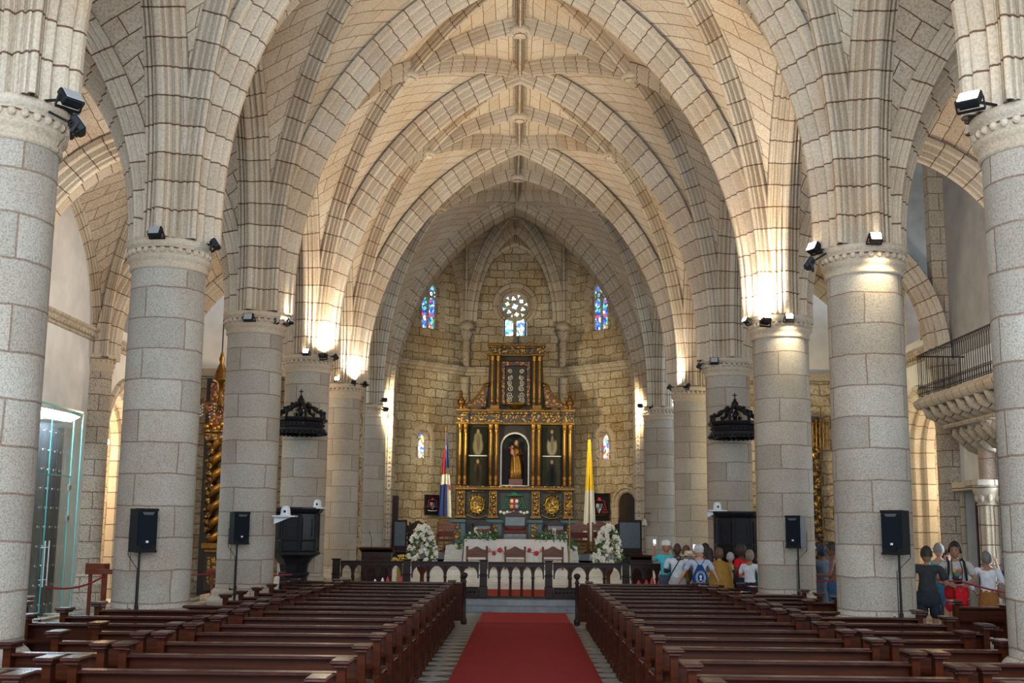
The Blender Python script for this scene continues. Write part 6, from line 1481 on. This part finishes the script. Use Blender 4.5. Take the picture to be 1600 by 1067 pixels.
# wooden kiosk bits by the second left column
p = at(153, 893, 23.0); t = thing('donation_box', 'small reddish wooden box on a stand by the slim left wall column', 'box', (p.x, 23.0, 0)); m = MB(); m.bev(-.2, .18, -.15, .15, p.z-.05, p.z+.16, .01); m.build('box_body', M_REDWOOD, t)
for sx in (-.14, .12): m = MB(); m.bev(sx-.03, sx+.03, -.03, .03, 0, p.z-.05, .006); m.build('leg', M_REDWOOD, t)
# gilded altarpiece with twisted column in the left aisle
YA = 36.6; t = thing('side_altarpiece', 'gilded side altarpiece with big twisted column in the left aisle', 'altarpiece', (at(352, 800, YA).x, YA, 0)); ox = at(352, 800, YA).x
def zz(py): return at(340, py, YA).z
m = MB(); m.box(at(317, 700, YA).x-ox, 1.3, .1, .35, 0, zz(590)); m.build('backing', M_RETDK, t)
z0, z1 = zz(848), zz(690); cx_ = at(348, 800, YA).x-ox; m = MB(); m.tube([(cx_+.0, -.2, z0), (cx_, -.2, z1)], .2, 14); m.build('column_core', M_RETDK, t)
m = MB(); H = z1-z0
for h in range(2): m.tube([(cx_+.25*cos(a+h*pi), -.2+.25*sin(a+h*pi), z0+H*(a/(2*pi*3.2))) for a in [k*.3 for k in range(int(2*pi*3.2/.3)+1)]], .13, 8)
m.build('twisted_shaft', M_GOLD, t)
m = MB()
for k in range(14): a = k*1.7; m.ball((cx_-.38+.06*cos(a), -.25, z0+.2+H*k/14.5), .12, 7, 5); m.ball((cx_-.42+.08*sin(a), -.3, z0+.35+H*k/14.5), .07, 6, 4)
m.build('carved_vine', M_GILT, t)
m = MB(); m.bev(cx_-.5, cx_+1.2, -.5, .2, z0-.18, z0, .02); m.bev(cx_-.42, cx_+1.2, -.42, .2, z0-.3, z0-.18, .02); m.build('ledge', M_GOLDDK, t)
m = MB(); m.bev(cx_-.4, cx_+1.2, -.4, .2, .15, z0-.3, .01); m.build('pedestal', M_RETDK, t)
for k, xx in enumerate((cx_-.30, cx_+.08, cx_+.5)): m = MB(); m.bev(xx, xx+.28, -.43, -.39, .35, z0-.42, .01); m.build('gilt_panel', M_GILT, t)
m = MB(); m.bev(cx_-.55, cx_+1.2, -.5, .2, z1, z1+.25, .03); m.bev(cx_-.65, cx_+1.2, -.6, .2, z1+.25, z1+.34, .02); m.build('entablature', M_GILT, t)
m = MB(); m.bev(cx_-.6, cx_+1.2, -.45, .2, zz(648), zz(630), .03); m.bev(cx_-.5, cx_+1.2, -.3, .2, z1+.34, zz(600), .02); m.build('upper_tier', M_GILTR, t)
m = MB()
for k in range(7): m.ball((cx_-.5+.12*k, -.45, zz(668)+.08*sin(k*2)), .09, 6, 5)
m.build('carved_capital', M_GOLD, t)
slab_box('step', M_SMOOTH, at(308, 900, 34).x, -6.9, 34.4, 37.4, 0, .14, .01, label='low stone step below the gilded altarpiece in the left aisle', cat='step')
# sliver of gilded altarpiece on the right, beyond the columns
t = thing('side_altarpiece', 'gilded carved side altarpiece seen in the gap right of the third right column', 'altarpiece', (at(1277, 700, 36.6).x, 36.6, 0)); zt_ = at(1277, 650, 36.6).z
m = MB(); m.bev(-.35, .12, .1, .9, 0, zt_, .02); m.build('backing', M_RETDK, t); m = MB()
for k in range(22): m.ball((-.05+.07*sin(k*2.3), .0, 1.4+k*(zt_-1.5)/22), .14, 7, 5, 1, .7, 1)
m.build('carved_vine', M_GILT, t); m = MB()
for k in range(5): m.tube([(-.15+.11*k, -.1, zt_-1.0), (-.15+.11*k, -.12, zt_-.3+.1*(k % 2))], .03, 6); m.ball((-.15+.11*k, -.12, zt_-.25+.1*(k % 2)), .06, 6, 5)
m.build('candle_branches', M_GOLDDK, t)
# chandelier hanging in the left aisle
p = at(343, 640, 32.0); t = thing('chandelier', 'brass and crystal chandelier hanging in the left aisle between columns', 'chandelier', (p.x, 32.0, p.z)); zc_ = 11.25-p.z
m = MB(); m.tube([(0, 0, 1.2), (0, 0, zc_)], .02, 6); m.build('chain', M_IRON, t)
m = MB(); m.lathe([(.03, 1.6), (.08, 1.4), (.05, 1.3), (.14, 1.1), (.22, .85), (.24, .8), (.1, .75), (.05, .4), (.1, .2), (.04, 0), (0, -.1)], n=14); m.build('stem', M_GOLDDK, t)
for k in range(8):
    a = k*pi/4; c_, s_ = cos(a), sin(a); m = MB(); m.tube([(.05*c_, .05*s_, .1), (.3*c_, .3*s_, -.1), (.5*c_, .5*s_, .0), (.52*c_, .52*s_, .15)], .018, 6); m.lathe([(.07, .15), (.03, .17), (.02, .3), (0, .32)], (.52*c_, .52*s_, 0), 8); ar = m.build('arm', M_GOLDDK, t)
    m = MB()
    for j in range(4): m.ball((.52*c_, .52*s_, .1-.09*j), .028, 5, 4)
    m.build('crystal_drops', plain_once('crystal', (.6, .62, .65), .1, spec=.9), ar)
# torch lamp inside the left chapel arch
p = at(166, 690, 33.2); t = thing('wall_lamp', 'glowing wall lamp inside the left chapel arch', 'lamp', p); m = MB(); m.ball((0, 0, 0), .09, 10, 8); m.build('bulb', M_LENSON, t); m = MB(); m.tube([(0, 0, -.1), (-.02, 0, -.4)], [.05, .02], 8); m.tube([(-.02, 0, -.4), (-.02, 0, -3.4)], .025, 6); m.build('bracket', M_GOLDDK, t)

# ------------------------------------------------------------------ right side: balcony and portal
bal = thing('balcony', 'carved stone balcony with black iron railing over the right portal', 'balcony', (WR, 26.4, 5.2)); y0, y1 = -3.4, 2.95
m = MB(); pr = [(0, -.02), (-1.25, -.02), (-1.30, .02), (-1.34, .10), (-1.34, .16), (-1.26, .22), (-1.2, .28), (0, .28)]
m.sweep([(a, b_) for a, b_ in pr], [(V(0, y0, -.02), X_, Z_), (V(0, y1, -.02), X_, Z_)], smooth=False); m.prism([(a, b_) for a, b_ in pr], (0, y1-.01, -.02), X_, Z_, Y_, .02); m.build('floor_slab', M_RIB, bal)
k = y1-.35
while k > y0:
    m = MB(); m.tube([(-.0, k, -.45), (-.45, k, -.40), (-.8, k, -.28), (-1.08, k, -.18), (-1.16, k, -.06), (-1.05, k, -.02)], [.16, .15, .13, .12, .09, .05], 10); m.ball((-1.08, k, -.14), .13, 8, 6, .9, 1, .9); m.build('upper_bracket', M_RIB, bal); k -= .56
m = MB(); m.sweep([(0, 0), (-.78, 0), (-.82, .05), (-.78, .1), (0, .12)], [(V(0, y0, -.56), X_, Z_), (V(0, y1-.5, -.56), X_, Z_)], smooth=False); m.prism([(0, 0), (-.78, 0), (-.82, .05), (-.78, .1), (0, .12)], (0, y1-.52, -.56), X_, Z_, Y_, .02); m.build('middle_moulding', M_RIB, bal)
k = y1-.8
while k > y0:
    m = MB(); m.tube([(0, k, -1.12), (-.25, k, -1.0), (-.45, k, -.82), (-.62, k, -.68), (-.62, k, -.58)], [.12, .14, .13, .10, .05], 8)
    for j in range(4): m.ball((-.12-.15*j, k+.08*(j % 2*2-1), -1.05+.13*j), .09, 6, 5)
    m.build('lower_bracket', M_SMOOTH, bal); k -= .48
m = MB(); m.box(-.1, 0, y0, y1, -.6, .0); m.build('back_wall', M_RIB, bal)
zr0, zr1 = .27, 1.32; m = MB()
for (a, b_) in (((-1.2, y0), (-1.2, y1)), ((-1.2, y1), (0, y1))):
    for z in (zr0+.03, zr0+.26, zr1): m.bar((a[0], a[1], z), (b_[0], b_[1], z), .035 if z == zr1 else .02)
m.build('railing_bars', M_IRON, bal)
def spindle(x, y, n):
    m = MB(); m.bar((x, y, zr0+.26), (x, y, zr1-.02), .013)
    return m
yy = y0+.05; i = 0; sp = []
while yy < y1:
    m = MB(); m.bar((-1.2, yy, zr0), (-1.2, yy, zr1-.14), .014)
    m.tube([(-1.2, yy, zr1-.15), (-1.2, yy+.035, zr1-.05), (-1.2, yy+.07, zr1-.01)], .008, 4); m.tube([(-1.2, yy, zr1-.15), (-1.2, yy-.035, zr1-.05), (-1.2, yy-.07, zr1-.01)], .008, 4)
    m.tube([(-1.2, yy+.065+.05*cos(a), zr0+.145+.09*sin(a)) for a in [2*pi*q/10 for q in range(11)]], .008, 4)
    m.build('spindle', M_IRON, bal); yy += .13
for k in range(8): m = MB(); m.bar((-1.1+.14*k, y1, zr0), (-1.1+.14*k, y1, zr1), .014); m.build('spindle', M_IRON, bal)
# portal: dark inner door, fluted column, pink jamb
dn = thing('door_2', None, None, kind='structure')
m = MB(); m.box(WR+.25, WR+.32, 28.5, 29.8, 0, 3.15)
for z in (.25, 1.2, 2.2): m.box(WR+.22, WR+.25, 28.65, 29.1, z, z+.8); m.box(WR+.22, WR+.25, 29.2, 29.65, z, z+.8)
m.build('door_leaf', M_DOORWOOD, dn); m = MB(); m.bev(WR-.08, WR+.02, 28.35, 28.5, 0, 3.2, .01); m.bev(WR-.08, WR+.02, 29.8, 29.95, 0, 3.2, .01); m.bev(WR-.25, WR+.02, 28.2, 30.0, 3.15, 3.38, .02); m.build('door_frame', M_RIB, dn)
t = thing('fluted_pilaster', 'fluted stone half-column with carved capital beside the right portal', 'column', (WR-.12, 27.95, 0)); m = MB(); n = 48
vs_ = []
for z in (.35, 2.75):
    for q in range(n): a = 2*pi*q/n; r = .26-(.02 if q % 4 < 2 else 0); vs_.append((r*cos(a), r*sin(a), z))
m.add(vs_, [(q, (q+1) % n, n+(q+1) % n, n+q) for q in range(n)]); m.build('fluted_shaft', M_RIB, t)
m = MB(); m.lathe([(.36, 0), (.36, .15), (.30, .2), (.32, .27), (.26, .35)], n=20); m.build('base', M_RIB, t)
m = MB(); m.lathe([(.27, 2.75), (.29, 2.78), (.26, 2.82), (.30, 2.95), (.36, 3.1), (.38, 3.14), (.38, 3.22)], n=20)
for q in range(10): a = 2*pi*q/10; m.ball((.29*cos(a), .29*sin(a), 2.93), .07, 6, 5, 1, 1, 1.5)
m.bev(-.42, .3, -.42, .42, 3.22, 3.36, .02); m.build('capital', M_RIB, t)
t = thing('portal_jamb', 'plain pinkish stone shaft standing above the fluted half-column', 'column', (WR-.05, 27.95, 3.36)); m = MB(); m.lathe([(.26, 0), (.26, .98)], n=20, ur=.26); m.build('shaft', stone('pinkish_stone', (.42, .33, .27), (.38, .29, .23), MORT, 3, .5, .01), t)

# folded paper cones standing behind the rail
def cones(lst, Y, group):
    for px, py, c, lab in lst:
        p = at(px, py, Y); zb = at(px, 918, Y).z; o_h = p.z-zb; m = MB(); m.lathe([(.07, zb), (.06, zb+.05), (.05, zb+o_h*.5), (.018, zb+o_h*.9), (0, zb+o_h)], n=8, smooth=False); o = m.build('cloth_cone', c); o.location = (p.x, Y, 0); tag(o, lab, 'cone', group)
RC, WC = plain('red_cloth', (.45, .03, .05), .7), plain('white_cloth', (.6, .6, .62), .7)
t = thing('bench', 'low dark bench behind the front desk carrying the left red and white cones', 'bench', (-4.0, 28.2, 0)); m = MB(); zb = at(600, 918, 28.2).z; m.bev(-1.2, 1.6, -.2, .2, zb-.06, zb, .01); m.build('seat_board', M_DARKWOOD, t)
for x in (-1.1, 1.5): m = MB(); m.bev(x-.04, x+.04, -.18, .18, 0, zb-.06, .01); m.build('leg', M_DARKWOOD, t)
cones([(586, 904, WC, 'white peaked cloth cone, leftmost on the left bench'), (598, 902, WC, 'white peaked cloth cone beside the red one on the left bench'), (606, 900, RC, 'taller red cloth cone in the middle of the left bench'), (626, 899, RC, 'red cloth cone at the right end of the left bench')], 28.2, 'cloth cones on the left bench')
t = thing('bench', 'low dark bench behind the front desk carrying the right red cones', 'bench', (3.3, 28.9, 0)); m = MB(); zb = at(1020, 918, 28.9).z; m.bev(-.7, .42, -.2, .2, zb-.06, zb, .01); m.build('seat_board', M_DARKWOOD, t)
for x in (-.62, .34): m = MB(); m.bev(x-.04, x+.04, -.18, .18, 0, zb-.06, .01); m.build('leg', M_DARKWOOD, t)
cones([(998, 906, RC, 'red cloth cone at the left end of the right bench'), (1010, 905, RC, 'red cloth cone second from left on the right bench'), (1019, 901, RC, 'tallest red cloth cone, middle of the right bench'), (1030, 905, RC, 'red cloth cone second from right on the right bench'), (1038, 902, RC, 'red cloth cone at the right end of the right bench near the turquoise shirt')], 28.9, 'cloth cones on the right bench')
